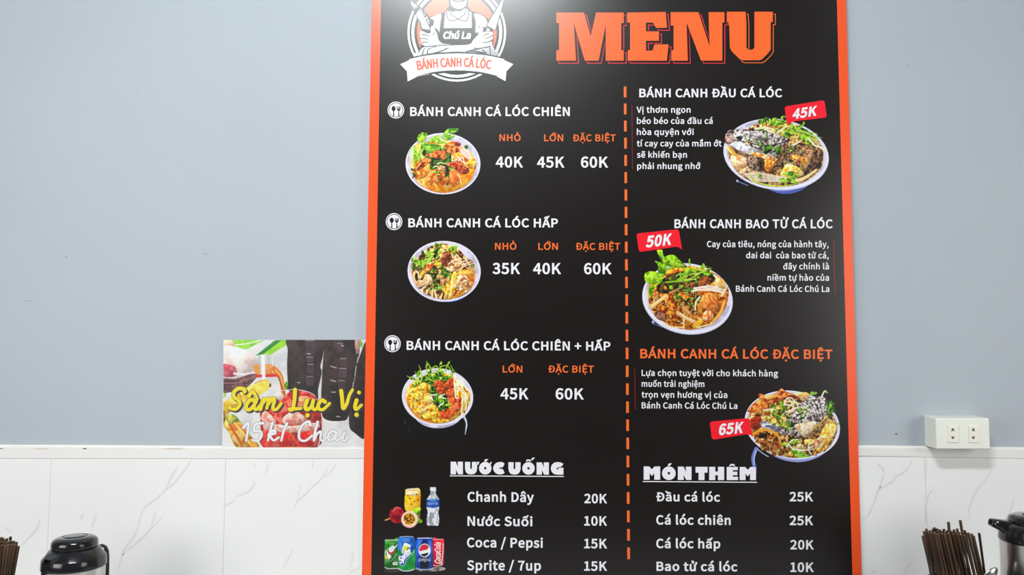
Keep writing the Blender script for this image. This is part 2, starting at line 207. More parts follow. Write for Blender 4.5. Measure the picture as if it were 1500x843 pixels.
ẽ495|279,-12 325,-8 367,3 405,18 438,38 409,92 382,76 353,64 322,56 288,54 225,66 175,100 141,153 127,223 454,223 456,237 457,253 458,270 445,364 407,436 346,482 264,498 183,480 114,429 65,349 46,242 65,135 114,55 188,6|126,282 142,346 174,393 216,423 265,433 316,423 354,394 378,347 386,282|335,576 380,587 411,615 429,658 436,711 381,714 375,674 360,646 335,636 303,649 272,678 237,706 192,719 147,709 116,681 98,638 90,585 146,581 152,623 167,651 192,660 224,647 254,618 289,590
ế495|279,-12 325,-8 367,3 405,18 438,38 409,92 382,76 353,64 322,56 288,54 225,66 175,100 141,153 127,223 454,223 456,237 457,253 458,270 445,364 407,436 346,482 264,498 183,480 114,429 65,349 46,242 65,135 114,55 188,6|126,282 142,346 174,393 216,423 265,433 316,423 354,394 378,347 386,282|157,569 261,642 265,642 368,569 397,603 297,694 230,694 130,603|397,636 497,751 450,784 362,664
ề495|279,-12 325,-8 367,3 405,18 438,38 409,92 382,76 353,64 322,56 288,54 225,66 175,100 141,153 127,223 454,223 456,237 457,253 458,270 445,364 407,436 346,482 264,498 183,480 114,429 65,349 46,242 65,135 114,55 188,6|126,282 142,346 174,393 216,423 265,433 316,423 354,394 378,347 386,282|157,569 261,642 265,642 368,569 397,603 297,694 230,694 130,603|130,636 165,667 64,784 17,747
Ệ527|90,0 477,0 477,71 172,71 172,309 421,309 421,380 172,380 172,585 467,585 467,655 90,655|178,698 288,791 291,791 401,698 437,725 332,837 247,837 142,725|298,-206 326,-199 344,-180 351,-151 344,-123 326,-105 298,-98 269,-105 250,-123 243,-151 250,-180 269,-199
ệ495|279,-12 325,-8 367,3 405,18 438,38 409,92 382,76 353,64 322,56 288,54 225,66 175,100 141,153 127,223 454,223 456,237 457,253 458,270 445,364 407,436 346,482 264,498 183,480 114,429 65,349 46,242 65,135 114,55 188,6|126,282 142,346 174,393 216,423 265,433 316,423 354,394 378,347 386,282|109,600 144,568 261,680 265,680 383,568 418,600 304,739 223,739|264,-206 291,-199 310,-180 317,-151 310,-123 291,-105 264,-98 235,-105 216,-123 209,-151 216,-180 235,-199
ị246|82,0 164,0 164,485 82,485|123,585 152,592 171,611 178,640 171,667 152,686 123,693 95,686 76,667 70,640 76,611 95,592|122,-206 150,-199 170,-180 177,-151 170,-123 150,-105 122,-98 94,-105 75,-123 68,-151 75,-180 94,-199
ọ542|271,-12 356,5 428,55 477,135 495,242 477,350 428,431 356,481 271,498 186,481 114,431 65,350 46,242 65,135 114,55 186,5|271,56 213,70 169,107 141,166 130,242 141,319 169,377 213,416 271,429 328,416 373,377 402,319 412,242 402,166 373,107 328,70|271,-206 299,-199 318,-180 325,-151 318,-123 299,-105 271,-98 243,-105 223,-123 216,-151 223,-180 243,-199
Ỏ663|332,-12 445,12 533,80 591,188 611,330 591,471 533,577 445,644 332,667 218,644 130,577 72,471 52,330 72,188 130,80 218,12|332,61 251,80 190,134 151,219 137,330 151,440 190,523 251,576 332,594 412,576 473,523 513,440 526,330 513,219 473,134 412,80|300,697 342,708 377,726 401,753 410,790 401,824 374,849 331,864 273,871 265,823 311,817 338,803 348,780 340,760 320,746 290,736
ố542|271,-12 356,5 428,55 477,135 495,242 477,350 428,431 356,481 271,498 186,481 114,431 65,350 46,242 65,135 114,55 186,5|271,56 213,70 169,107 141,166 130,242 141,319 169,377 213,416 271,429 328,416 373,377 402,319 412,242 402,166 373,107 328,70|165,569 268,642 273,642 375,569 405,603 304,694 238,694 138,603|404,636 505,751 457,784 369,664
Ớ663|334,61 254,80 193,134 153,219 139,330 153,440 193,523 254,576 334,594 414,576 476,523 515,440 529,330 515,219 476,134 414,80|318,696 468,811 422,867 281,737|334,-12 447,12 536,80 593,188 614,330 607,416 587,490 554,553 511,602 556,620 590,645 611,680 618,724 616,753 608,781 596,804 531,776 539,758 544,739 545,719 540,688 525,664 500,647 463,636 434,649 402,659 369,665 334,667 221,644 133,577 75,471 55,330 75,188 133,80 221,12
ớ542|271,56 213,70 169,107 141,166 130,242 141,319 169,377 213,416 271,429 328,416 373,377 402,319 412,242 402,166 373,107 328,70|257,572 415,726 357,779 215,613|271,-12 356,5 428,55 477,135 495,242 489,305 473,360 447,407 414,444 455,461 490,488 514,527 524,577 521,605 512,632 500,655 437,627 445,609 450,590 451,572 446,535 429,507 401,488 364,477 334,489 303,495 271,498 186,481 114,431 65,350 46,242 65,135 114,55 186,5
ờ542|271,56 213,70 169,107 141,166 130,242 141,319 169,377 213,416 271,429 328,416 373,377 402,319 412,242 402,166 373,107 328,70|287,572 329,613 188,779 130,726|271,-12 356,5 428,55 477,135 495,242 489,305 473,360 447,407 414,444 455,461 490,488 514,527 524,577 521,605 512,632 500,655 437,627 445,609 450,590 451,572 446,535 429,507 401,488 364,477 334,489 303,495 271,498 186,481 114,431 65,350 46,242 65,135 114,55 186,5
ủ543|224,-12 271,-5 312,12 349,40 384,76 387,76 393,0 461,0 461,485 380,485 380,141 347,104 315,79 284,64 248,59 207,66 179,89 162,129 157,188 157,485 75,485 75,178 84,96 111,37 158,1|239,572 281,583 316,601 341,628 350,666 341,705 313,733 269,752 208,760 203,705 249,698 277,683 287,659 279,637 259,621 230,611
Ử658|291,697 333,708 368,726 392,753 401,790 392,824 365,849 322,864 265,871 256,823 302,817 329,803 339,780 331,760 311,746 282,736|323,-12 416,3 490,50 540,137 558,270 558,619 602,635 639,659 664,694 673,744 670,773 662,800 651,824 585,795 593,778 598,758 600,738 594,703 576,679 547,663 509,655 478,655 478,268 466,169 433,105 384,71 323,61 263,71 214,105 182,169 170,268 170,655 88,655 88,270 105,137 155,50 229,3
ử543|238,572 279,583 315,601 339,628 349,666 339,705 311,733 267,752 206,760 202,705 248,698 276,683 285,659 277,637 257,621 228,611|224,-12 271,-5 312,12 349,40 384,76 387,76 393,0 461,0 461,455 496,471 526,497 548,535 557,587 554,615 546,642 534,665 470,636 477,619 482,600 484,582 478,539 460,511 434,494 401,485 380,485 380,141 347,104 315,79 284,64 248,59 207,66 179,89 162,129 157,188 157,485 75,485 75,178 84,96 111,37 158,1
ự543|282,-206 310,-199 330,-180 337,-151 330,-123 310,-105 282,-98 254,-105 235,-123 228,-151 235,-180 254,-199|224,-12 271,-5 312,12 349,40 384,76 387,76 393,0 461,0 461,455 496,471 526,497 548,535 557,587 554,615 546,642 534,665 470,636 477,619 482,600 484,582 478,539 460,511 434,494 401,485 380,485 380,141 347,104 315,79 284,64 248,59 207,66 179,89 162,129 157,188 157,485 75,485 75,178 84,96 111,37 158,1
 200""".split("\n"):
    _p = _r[1:].split("|")
    GLY[_r[0]] = (int(_p[0]), [[tuple(map(int, q.split(","))) for q in l.split(" ")] for l in _p[1:]])

# ---------------------------------------------------------------- print shop
# The printed pictures are painted with numpy into small rasters (photo-pixel sized),
# which become per-vertex ink colours on flat printed sheets.
RNG = np.random.RandomState(7)

def _noise(n, cells, seed):
    r = np.random.RandomState(seed)
    g = r.rand(cells, cells)
    t = np.arange(n) * cells / n
    i = t.astype(int); f = t - i; f = f * f * (3 - 2 * f)
    j = (i + 1) % cells
    a = g[i][:, i] * (1 - f)[None, :] + g[i][:, j] * f[None, :]
    b = g[j][:, i] * (1 - f)[None, :] + g[j][:, j] * f[None, :]
    return a * (1 - f)[:, None] + b * f[:, None]

N = 512
NZ = _noise(N, 32, 1) * .45 + _noise(N, 64, 2) * .3 + _noise(N, 128, 3) * .25
NZ = (NZ - NZ.min()) / (NZ.max() - NZ.min())
NZ = np.argsort(np.argsort(NZ.ravel())).reshape(N, N) / float(N * N)     # equalised

def smooth(pts, closed=True, k=5):
    p = np.array(pts, float); n = len(p); out = []
    for i in range(n if closed else n - 1):
        if closed:
            a, b, c, d = p[i - 1], p[i], p[(i + 1) % n], p[(i + 2) % n]
        else:
            a, b, c, d = p[max(i - 1, 0)], p[i], p[i + 1], p[min(i + 2, n - 1)]
        for j in range(k):
            t = j / k
            out.append(.5 * ((2 * b) + (c - a) * t + (2 * a - 5 * b + 4 * c - d) * t * t + (3 * b - a - 3 * c + d) * t ** 3))
    if not closed: out.append(p[-1])
    return np.array(out)

class Canvas:
    def __init__(s, x0, y0, x1, y1, res=2, ss=2, base=None):
        s.x0, s.y0, s.x1, s.y1, s.res, s.ss = x0, y0, x1, y1, res, ss
        s.k = res * ss
        s.w = int(round((x1 - x0) * s.k)); s.h = int(round((y1 - y0) * s.k))
        s.c = np.zeros((s.h, s.w, 3)); s.a = np.zeros((s.h, s.w))
        if base is not None:
            s.c[:] = np.array(base) / 255.; s.a[:] = 1
        s.view(x0, y0, 1)
    def view(s, ox, oy, sc): s.ox, s.oy, s.sc = ox, oy, sc
    def T(s, p):
        p = np.array(p, float)
        return (p / s.sc + (s.ox, s.oy) - (s.x0, s.y0)) * s.k
    def box(s, q, pad=1):
        a = np.floor(q.min(0) - pad).astype(int); b = np.ceil(q.max(0) + pad).astype(int)
        xa, ya = max(a[0], 0), max(a[1], 0); xb, yb = min(b[0], s.w), min(b[1], s.h)
        return (xa, ya, xb, yb) if xb > xa and yb > ya else None
    def pmask(s, loops):
        q = [s.T(l) for l in loops]
        bb = s.box(np.vstack(q))
        if not bb: return None
        xa, ya, xb, yb = bb
        X = np.arange(xa, xb) + .5; Y = np.arange(ya, yb) + .5
        m = np.zeros((len(Y), len(X)), bool)
        for l in q:
            for i in range(len(l)):
                (ax, ay), (bx, by) = l[i - 1], l[i]
                if ay == by: continue
                r0, r1 = (ay, by) if ay < by else (by, ay)
                i0 = int(np.searchsorted(Y, r0)); i1 = int(np.searchsorted(Y, r1))
                if i1 <= i0: continue
                xc = ax + (Y[i0:i1] - ay) * (bx - ax) / (by - ay)
                m[i0:i1] ^= X[None, :] < xc[:, None]
        return bb, m
    def put(s, bm, col, alpha=1., nz=None, shade=0.):
        if bm is None: return
        (xa, ya, xb, yb), m = bm
        col = np.array(col, float) / 255.
        if col.ndim == 2:                                       # a palette: pick along the noise
            sc, seed, ct = nz or (1., 0, 1.)
            r = np.random.RandomState(seed); o = r.randint(0, N, 2)
            f = sc * 4. / s.k
            ix = ((np.arange(xa, xb) * f) + o[0]).astype(int) % N
            iy = ((np.arange(ya, yb) * f) + o[1]).astype(int) % N
            v = np.clip((NZ[iy][:, ix] - .5) * ct + .5, 0, .9999) * (len(col) - 1)
            i = v.astype(int); t = (v - i)[..., None]
            cc = col[i] * (1 - t) + col[i + 1] * t
        else:
            cc = np.broadcast_to(col, m.shape + (3,))
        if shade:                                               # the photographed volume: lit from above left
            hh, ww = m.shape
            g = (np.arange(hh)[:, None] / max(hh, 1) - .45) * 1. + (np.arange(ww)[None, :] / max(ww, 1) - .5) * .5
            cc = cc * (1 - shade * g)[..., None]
        M = m.astype(float) * alpha
        R = s.c[ya:yb, xa:xb]; R[:] = R * (1 - M[..., None]) + np.clip(cc, 0, 1) * M[..., None]
        A = s.a[ya:yb, xa:xb]; A[:] = np.maximum(A, M)
    # ---- shapes, in the coordinates of the current view
    def P(s, pts, col, alpha=1., nz=None): s.put(s.pmask([pts]), col, alpha, nz)
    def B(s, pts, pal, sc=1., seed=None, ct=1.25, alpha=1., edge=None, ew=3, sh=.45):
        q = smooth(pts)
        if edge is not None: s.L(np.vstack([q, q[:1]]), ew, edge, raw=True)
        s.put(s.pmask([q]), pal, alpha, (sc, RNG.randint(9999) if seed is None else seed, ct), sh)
    def E(s, cx, cy, rx, ry, rot, pal, alpha=1., sc=1., ct=1.2):
        t = np.linspace(0, 2 * math.pi, 49)[:-1]; c, n = math.cos(rot), math.sin(rot)
        x, y = rx * np.cos(t), ry * np.sin(t)
        s.put(s.pmask([np.stack([cx + x * c - y * n, cy + x * n + y * c], 1)]), pal, alpha, (sc, RNG.randint(9999), ct))
    def L(s, pts, w, col, w2=None, raw=False, alpha=1.):
        p = np.array(pts, float) if raw else smooth(pts, False, 6)
        q = s.T(p); n = len(q); u = s.k / s.sc
        ws = np.linspace(w, w if w2 is None else w2, n) * u * .5
        bb = s.box(q, ws.max() + 1)
        if not bb: return
        xa, ya, xb, yb = bb
        m = np.zeros((yb - ya, xb - xa), bool)
        for i in range(n - 1):
            a, b, r = q[i], q[i + 1], max(ws[i], ws[i + 1])
            cx0 = max(int(min(a[0], b[0]) - r - 1), xa); cx1 = min(int(max(a[0], b[0]) + r + 2), xb)
            cy0 = max(int(min(a[1], b[1]) - r - 1), ya); cy1 = min(int(max(a[1], b[1]) + r + 2), yb)
            if cx1 <= cx0 or cy1 <= cy0: continue
            X = (np.arange(cx0, cx1) + .5)[None, :] - a[0]; Y = (np.arange(cy0, cy1) + .5)[:, None] - a[1]
            d = b - a; dd = max(d @ d, 1e-9)
            t = np.clip((X * d[0] + Y * d[1]) / dd, 0, 1)
            m[cy0 - ya:cy1 - ya, cx0 - xa:cx1 - xa] |= (X - t * d[0]) ** 2 + (Y - t * d[1]) ** 2 <= (ws[i] + t * (ws[i + 1] - ws[i])) ** 2
        s.put((bb, m), col, alpha, (1.5, 3, 1.))
    def F(s, x0, y0, x1, y1, w, pal, vein=True):                # a leaf from stalk end to tip
        d = np.array((x1 - x0, y1 - y0), float); l = math.hypot(*d); nrm = np.array((-d[1], d[0])) / max(l, 1e-6)
        a = np.array((x0, y0), float); pts = []
        for t, k in ((0, 0), (.2, .62), (.45, 1), (.75, .75), (1, 0), (.75, -.75), (.45, -1), (.2, -.62)):
            pts.append(a + d * t + nrm * w * .5 * k)
        s.B(pts, pal, sc=1.4, ct=1.)
        if vein: s.L([a + d * .08, a + d * .85], max(w * .1, 1.5), pal[-1], alpha=.7)
    def glyphs(s, loops, col): s.put(s.pmask(loops), col)
    def scatter(s, n, poly, fn):
        p = np.array(poly, float); lo, hi = p.min(0), p.max(0); k = 0
        while k < n:
            x, y = lo + RNG.rand(2) * (hi - lo); c = False
            for i in range(len(p)):
                (ax, ay), (bx, by) = p[i - 1], p[i]
                if (ay > y) != (by > y) and x < ax + (y - ay) * (bx - ax) / (by - ay): c = not c
            if c: fn(x, y)
            k += 1
    def pixels(s):
        h, w = s.h // s.ss, s.w // s.ss
        c = s.c[:h * s.ss, :w * s.ss].reshape(h, s.ss, w, s.ss, 3)
        a = s.a[:h * s.ss, :w * s.ss].reshape(h, s.ss, w, s.ss)
        A = a.mean((1, 3)); C = (c * a[..., None]).sum((1, 3)) / np.maximum(a.sum((1, 3)), 1e-6)[..., None]
        return C, A

BLK = (22, 15, 14)
GR = [(18, 38, 12), (40, 92, 18), (92, 160, 24), (150, 205, 40), (205, 232, 96)]
GD = [(12, 22, 10), (26, 56, 16), (52, 104, 24), (96, 150, 40)]
GL = [(60, 120, 14), (110, 180, 20), (160, 215, 30), (205, 235, 70)]
OR = [(120, 40, 8), (205, 92, 14), (240, 140, 30), (252, 178, 62), (255, 214, 120)]
FR = [(110, 30, 8), (190, 62, 14), (226, 96, 28), (244, 138, 52), (250, 176, 96)]
RD = [(110, 20, 10), (180, 44, 18), (220, 80, 36), (244, 130, 76)]
YE = [(190, 96, 8), (236, 156, 14), (250, 192, 24), (255, 216, 70), (255, 236, 140)]
BR = [(42, 18, 6), (120, 62, 18), (184, 112, 40), (226, 164, 80), (246, 208, 140)]
SK = [(36, 24, 22), (98, 76, 70), (160, 138, 132), (206, 190, 184), (240, 232, 230)]
FL = [(150, 90, 50), (214, 150, 90), (244, 200, 140), (255, 232, 196)]
RIM = (232, 228, 244); WAL = [(184, 176, 198), (206, 198, 216), (224, 218, 232)]

def herbs(c, n, poly, s=14, pals=(GR, GD, GL)):
    def f(x, y):
        a = RNG.rand() * 6.3; l = s * (.6 + RNG.rand())
        c.F(x, y, x + l * math.cos(a), y + l * math.sin(a), l * .45, pals[RNG.randint(len(pals))], False)
    c.scatter(n, poly, f)
def stems(c, n, poly, s=60, w=5, cols=((150, 200, 40), (96, 160, 30), (190, 220, 80)), a0=None):
    def f(x, y):
        a = (RNG.rand() * 6.3) if a0 is None else a0 + (RNG.rand() - .5) * .8
        l = s * (.5 + RNG.rand()); b = (RNG.rand() - .5) * .8
        c.L([(x, y), (x + l * .5 * math.cos(a), y + l * .5 * math.sin(a)), (x + l * math.cos(a + b), y + l * math.sin(a + b))], w, cols[RNG.randint(len(cols))], w * .5)
    c.scatter(n, poly, f)
def chunks(c, n, poly, s=40, pals=(BR, OR), edge=(70, 26, 8)):
    def f(x, y):
        k = 7; r = s * (.5 + .6 * RNG.rand()); ph = RNG.rand() * 6.3; sq = .55 + .4 * RNG.rand()
        t = np.arange(k) * 2 * math.pi / k; q = r * (.75 + .35 * RNG.rand(k))
        X, Y = q * np.cos(t), q * np.sin(t) * sq
        c.B(np.stack([x + X * math.cos(ph) - Y * math.sin(ph), y + X * math.sin(ph) + Y * math.cos(ph)], 1), pals[RNG.randint(len(pals))], sc=1.6, edge=edge, ew=s * .1)
    c.scatter(n, poly, f)
def bowl(c, cx, cy, rx, ry, rot, t, foot=None, wall=None):
    if foot: c.E(*foot[:5], foot[5])
    c.E(cx, cy, rx, ry, rot, RIM)
    c.E(cx, cy + t * .1, rx - t, ry - t, rot, WAL, sc=.25)

def dish_fried():
    c = Canvas(590, 184, 706, 290, base=None); c.view(588, 182, 7.8)
    bowl(c, 475, 452, 428, 351, .03, 15)
    c.B([(112, 430), (110, 520), (150, 605), (225, 692), (330, 752), (450, 784), (570, 776), (700, 722), (790, 640), (842, 540), (855, 430), (800, 330), (700, 250), (560, 190), (300, 200), (160, 240), (128, 340)], OR[1:], sc=.5)
    c.B([(620, 600), (740, 520), (830, 520), (800, 630), (700, 715), (560, 768), (430, 775), (300, 720), (430, 700), (560, 730), (640, 690)], [(232, 120, 14), (250, 160, 24), (255, 190, 50)], sc=.6)
    c.B([(240, 230), (420, 240), (560, 330), (560, 560), (470, 600), (330, 520), (280, 400), (230, 330)], GD, sc=1.2)
    stems(c, 26, [(150, 240), (330, 220), (320, 400), (180, 470), (130, 400)], 120, 10, a0=1.9)
    stems(c, 16, [(200, 220), (480, 150), (480, 260), (260, 300)], 150, 16, cols=((150, 205, 30), (110, 180, 24), (196, 228, 70), (60, 120, 20)), a0=.1)
    for a in ((190, 215, 250, 95, 75), (200, 200, 290, 130, 70), (480, 160, 540, 50, 46), (470, 170, 610, 130, 62), (300, 210, 460, 130, 60), (380, 190, 500, 205, 52), (250, 250, 440, 300, 46), (150, 250, 165, 420, 40), (200, 300, 180, 440, 40)):
        c.F(*a, [(60, 120, 24), (110, 178, 30), (160, 214, 40), (198, 232, 84)])
    c.B([(500, 120), (530, 55), (640, 48), (648, 75), (600, 98), (540, 105)], GL, sc=.8)
    c.B([(240, 110), (290, 100), (285, 140), (200, 210), (195, 170)], GL, sc=.8)
    herbs(c, 30, [(330, 420), (560, 380), (600, 520), (420, 560)], 46, (GD, GR))
    c.B([(490, 240), (560, 215), (600, 203), (670, 212), (668, 250), (610, 255), (540, 262), (500, 262)], FR, edge=(90, 30, 8))
    c.B([(505, 290), (545, 258), (640, 275), (655, 315), (600, 330), (560, 335), (520, 315)], FR, edge=(90, 30, 8))
    c.B([(270, 345), (340, 330), (390, 305), (500, 308), (512, 350), (500, 408), (440, 405), (390, 385), (300, 372)], FR, edge=(80, 26, 8), ew=5)
    c.B([(620, 345), (665, 350), (668, 362), (610, 358)], YE)
    for i in range(9):
        c.L([(665 + i * 14, 265 + i * 6), (690 + i * 13, 330 + i * 11), (760 + i * 9, 392 + i * 9)], 11, (236, 214, 206), 7)
    for q in ([(575, 365), (590, 420), (640, 400)], [(650, 420), (700, 380), (720, 460)], [(640, 370), (700, 430), (780, 460)], [(690, 250), (760, 320), (800, 400)]):
        c.L(q, 12, (250, 240, 232), 8)
    c.B([(715, 250), (755, 240), (760, 275), (735, 285)], GD)
    c.B([(790, 400), (850, 420), (840, 500), (790, 490), (740, 450)], YE, edge=(140, 60, 8))
    c.B([(510, 470), (560, 435), (640, 425), (720, 480), (770, 520), (760, 560), (690, 570), (640, 545), (590, 495)], RD, sc=1.3, edge=(70, 20, 8), ew=6)
    c.B([(135, 520), (200, 450), (250, 395), (330, 395), (330, 440), (270, 490), (220, 540), (160, 545)], FR, sc=1.2, edge=(60, 20, 6), ew=6)
    c.L([(190, 520), (225, 470), (262, 440)], 22, (110, 30, 14), 12)
    c.B([(170, 545), (240, 510), (320, 450), (318, 540), (270, 605), (180, 632), (200, 590)], OR[1:], sc=1.1, edge=(120, 56, 8), ew=6)
    c.B([(330, 560), (370, 520), (480, 500), (500, 560), (480, 620), (410, 660), (350, 675), (330, 620)], FR[1:], sc=1.3, edge=(90, 34, 8))
    c.B([(415, 470), (480, 480), (505, 500), (500, 540), (440, 530)], FL)
    c.B([(560, 520), (620, 540), (660, 620), (670, 680), (610, 705), (570, 670), (550, 600)], FR[2:], sc=1., edge=(130, 60, 10))
    c.L([(645, 570), (672, 620), (678, 670)], 9, (252, 236, 200))
    c.E(385, 608, 20, 18, 0, (244, 190, 90)); c.E(385, 608, 10, 9, 0, (220, 110, 40))
    for q in ([(410, 455), (450, 440), (510, 455)], [(370, 490), (400, 480), (430, 500)], [(230, 350), (235, 380), (245, 405)], [(460, 250), (466, 290)], [(435, 165), (470, 180), (490, 205)]):
        c.L(q, 14, (240, 236, 190), 8)
    herbs(c, 9, [(330, 520), (420, 520), (420, 600), (340, 590)], 36, (GD, GR)); herbs(c, 8, [(500, 520), (560, 560), (560, 690), (430, 670)], 34, (GD,))
    herbs(c, 7, [(120, 530), (170, 540), (170, 600), (130, 590)], 36, (GD,))
    for q in ([(180, 640), (210, 670), (230, 700)], [(230, 630), (245, 660), (250, 700)], [(370, 680), (395, 700), (400, 720)], [(255, 640), (262, 690)]):
        c.L(q, 14, (255, 226, 120), 8)
    c.L([(110, 545), (180, 660), (300, 745), (450, 785), (600, 765), (730, 700), (815, 610)], 8, (214, 96, 12), alpha=.6)
    return c

def dish_steamed():
    c = Canvas(596, 350, 706, 446); c.view(592, 348, 8.43)
    c.E(560, 470, 330, 330, 0, (40, 70, 170)); 
    bowl(c, 494, 420, 452, 376, .04, 17)
    c.B([(95, 330), (90, 430), (110, 520), (160, 610), (250, 690), (380, 745), (540, 768), (700, 730), (800, 660), (862, 560), (872, 440), (862, 320), (760, 240), (640, 120), (470, 80), (330, 110), (200, 220)], BR, sc=.9)
    c.B([(120, 390), (200, 360), (300, 440), (300, 620), (200, 640), (130, 540)], [(40, 30, 16), (96, 80, 44), (150, 124, 70)], sc=1.)
    c.B([(560, 700), (700, 640), (860, 440), (868, 550), (800, 660), (700, 722), (560, 765)], OR[1:4], sc=.6)
    herbs(c, 60, [(110, 320), (210, 220), (330, 120), (470, 80), (600, 130), (640, 190), (440, 260), (340, 330), (200, 400), (120, 390)], 80, (GR, GD, GL))
    stems(c, 30, [(110, 350), (230, 220), (400, 80), (470, 90), (420, 280), (250, 340)], 110, 11, a0=2.3)
    for a in ((390, 130, 395, 60, 44), (460, 90, 480, 60, 40), (610, 170, 655, 95, 42), (90, 380, 180, 260, 40), (120, 310, 100, 250, 40), (260, 260, 330, 190, 60), (150, 350, 240, 330, 50)):
        c.F(*a, GR)
    c.B([(455, 260), (500, 200), (590, 195), (600, 250), (540, 310), (490, 350), (440, 330)], [(90, 34, 20), (150, 76, 50), (190, 116, 84)], sc=1., edge=(60, 24, 10))
    c.B([(575, 190), (605, 180), (610, 230), (590, 240)], YE); c.B([(370, 340), (420, 305), (475, 320), (440, 345)], YE)
    c.B([(245, 430), (260, 370), (310, 310), (350, 310), (358, 350), (320, 400), (280, 450)], FR[1:] + FL[-1:], sc=1.1, edge=(90, 50, 10))
    c.B([(190, 510), (200, 450), (245, 400), (245, 450), (215, 500)], YE)
    herbs(c, 60, [(320, 420), (450, 370), (590, 420), (590, 480), (420, 500), (330, 480)], 50, (GD, GR)); herbs(c, 40, [(320, 570), (440, 560), (500, 620), (430, 670), (330, 650)], 44, (GD, GR))
    c.L([(360, 395), (450, 385), (520, 395)], 18, (40, 84, 26)); c.L([(330, 560), (400, 520), (470, 510)], 16, (130, 120, 70))
    c.B([(150, 560), (180, 520), (230, 530), (260, 460), (320, 470), (345, 530), (300, 590), (240, 600), (190, 620), (155, 600)], FL[1:], sc=1.4, edge=(120, 70, 20))
    c.B([(440, 580), (480, 515), (540, 500), (575, 520), (520, 560), (460, 600)], FL[:3], sc=1.2, edge=(80, 40, 16))
    c.B([(520, 390), (560, 355), (640, 365), (670, 410), (600, 430)], FL, sc=1.2, edge=(120, 60, 20))
    c.B([(640, 440), (740, 400), (840, 420), (850, 490), (760, 480), (670, 470)], OR[2:], sc=1., edge=(150, 70, 10))
    c.B([(650, 500), (700, 460), (780, 480), (830, 560), (790, 630), (700, 640), (655, 590)], FL, sc=1.5, edge=(130, 60, 16))
    c.L([(680, 540), (740, 500), (800, 560), (760, 600)], 10, (190, 100, 50)); c.L([(660, 600), (720, 580), (770, 640)], 8, (230, 140, 80))
    c.B([(560, 600), (600, 440), (640, 430), (645, 520), (640, 620), (590, 720), (540, 760), (545, 690)], YE[1:] + FL[-1:], sc=1., edge=(180, 100, 10))
    c.B([(480, 640), (540, 560), (570, 540), (560, 640), (520, 740), (490, 760), (500, 690)], YE, sc=1., edge=(180, 100, 10))
    c.L([(600, 470), (590, 600), (560, 740)], 9, (255, 240, 170))
    for q in ([(550, 330), (600, 290), (680, 270)], [(640, 210), (690, 260), (700, 330)], [(630, 350), (640, 300), (620, 240)], [(650, 320), (720, 330), (780, 320)], [(690, 395), (760, 350), (860, 320)], [(700, 300), (770, 290), (800, 250)], [(590, 210), (600, 260)], [(740, 250), (800, 330), (830, 380)]):
        c.L(q, 14, (246, 226, 204), 8)
    stems(c, 10, [(680, 220), (760, 260), (720, 290)], 60, 8)
    herbs(c, 8, [(820, 340), (860, 340), (850, 380)], 30); chunks(c, 16, [(640, 640), (800, 600), (740, 700), (600, 720)], 38, (FL, OR))
    for q in ([(225, 680), (230, 630), (265, 610)], [(280, 690), (290, 650)], [(345, 730), (350, 650)], [(400, 745), (375, 660), (385, 650)], [(450, 750), (470, 700)], [(130, 430), (120, 500), (150, 560)], [(150, 425), (175, 440), (180, 500)]):
        c.L(q, 24, (250, 216, 160), 18)
    c.E(208, 648, 8, 16, 0, (240, 240, 250))
    return c

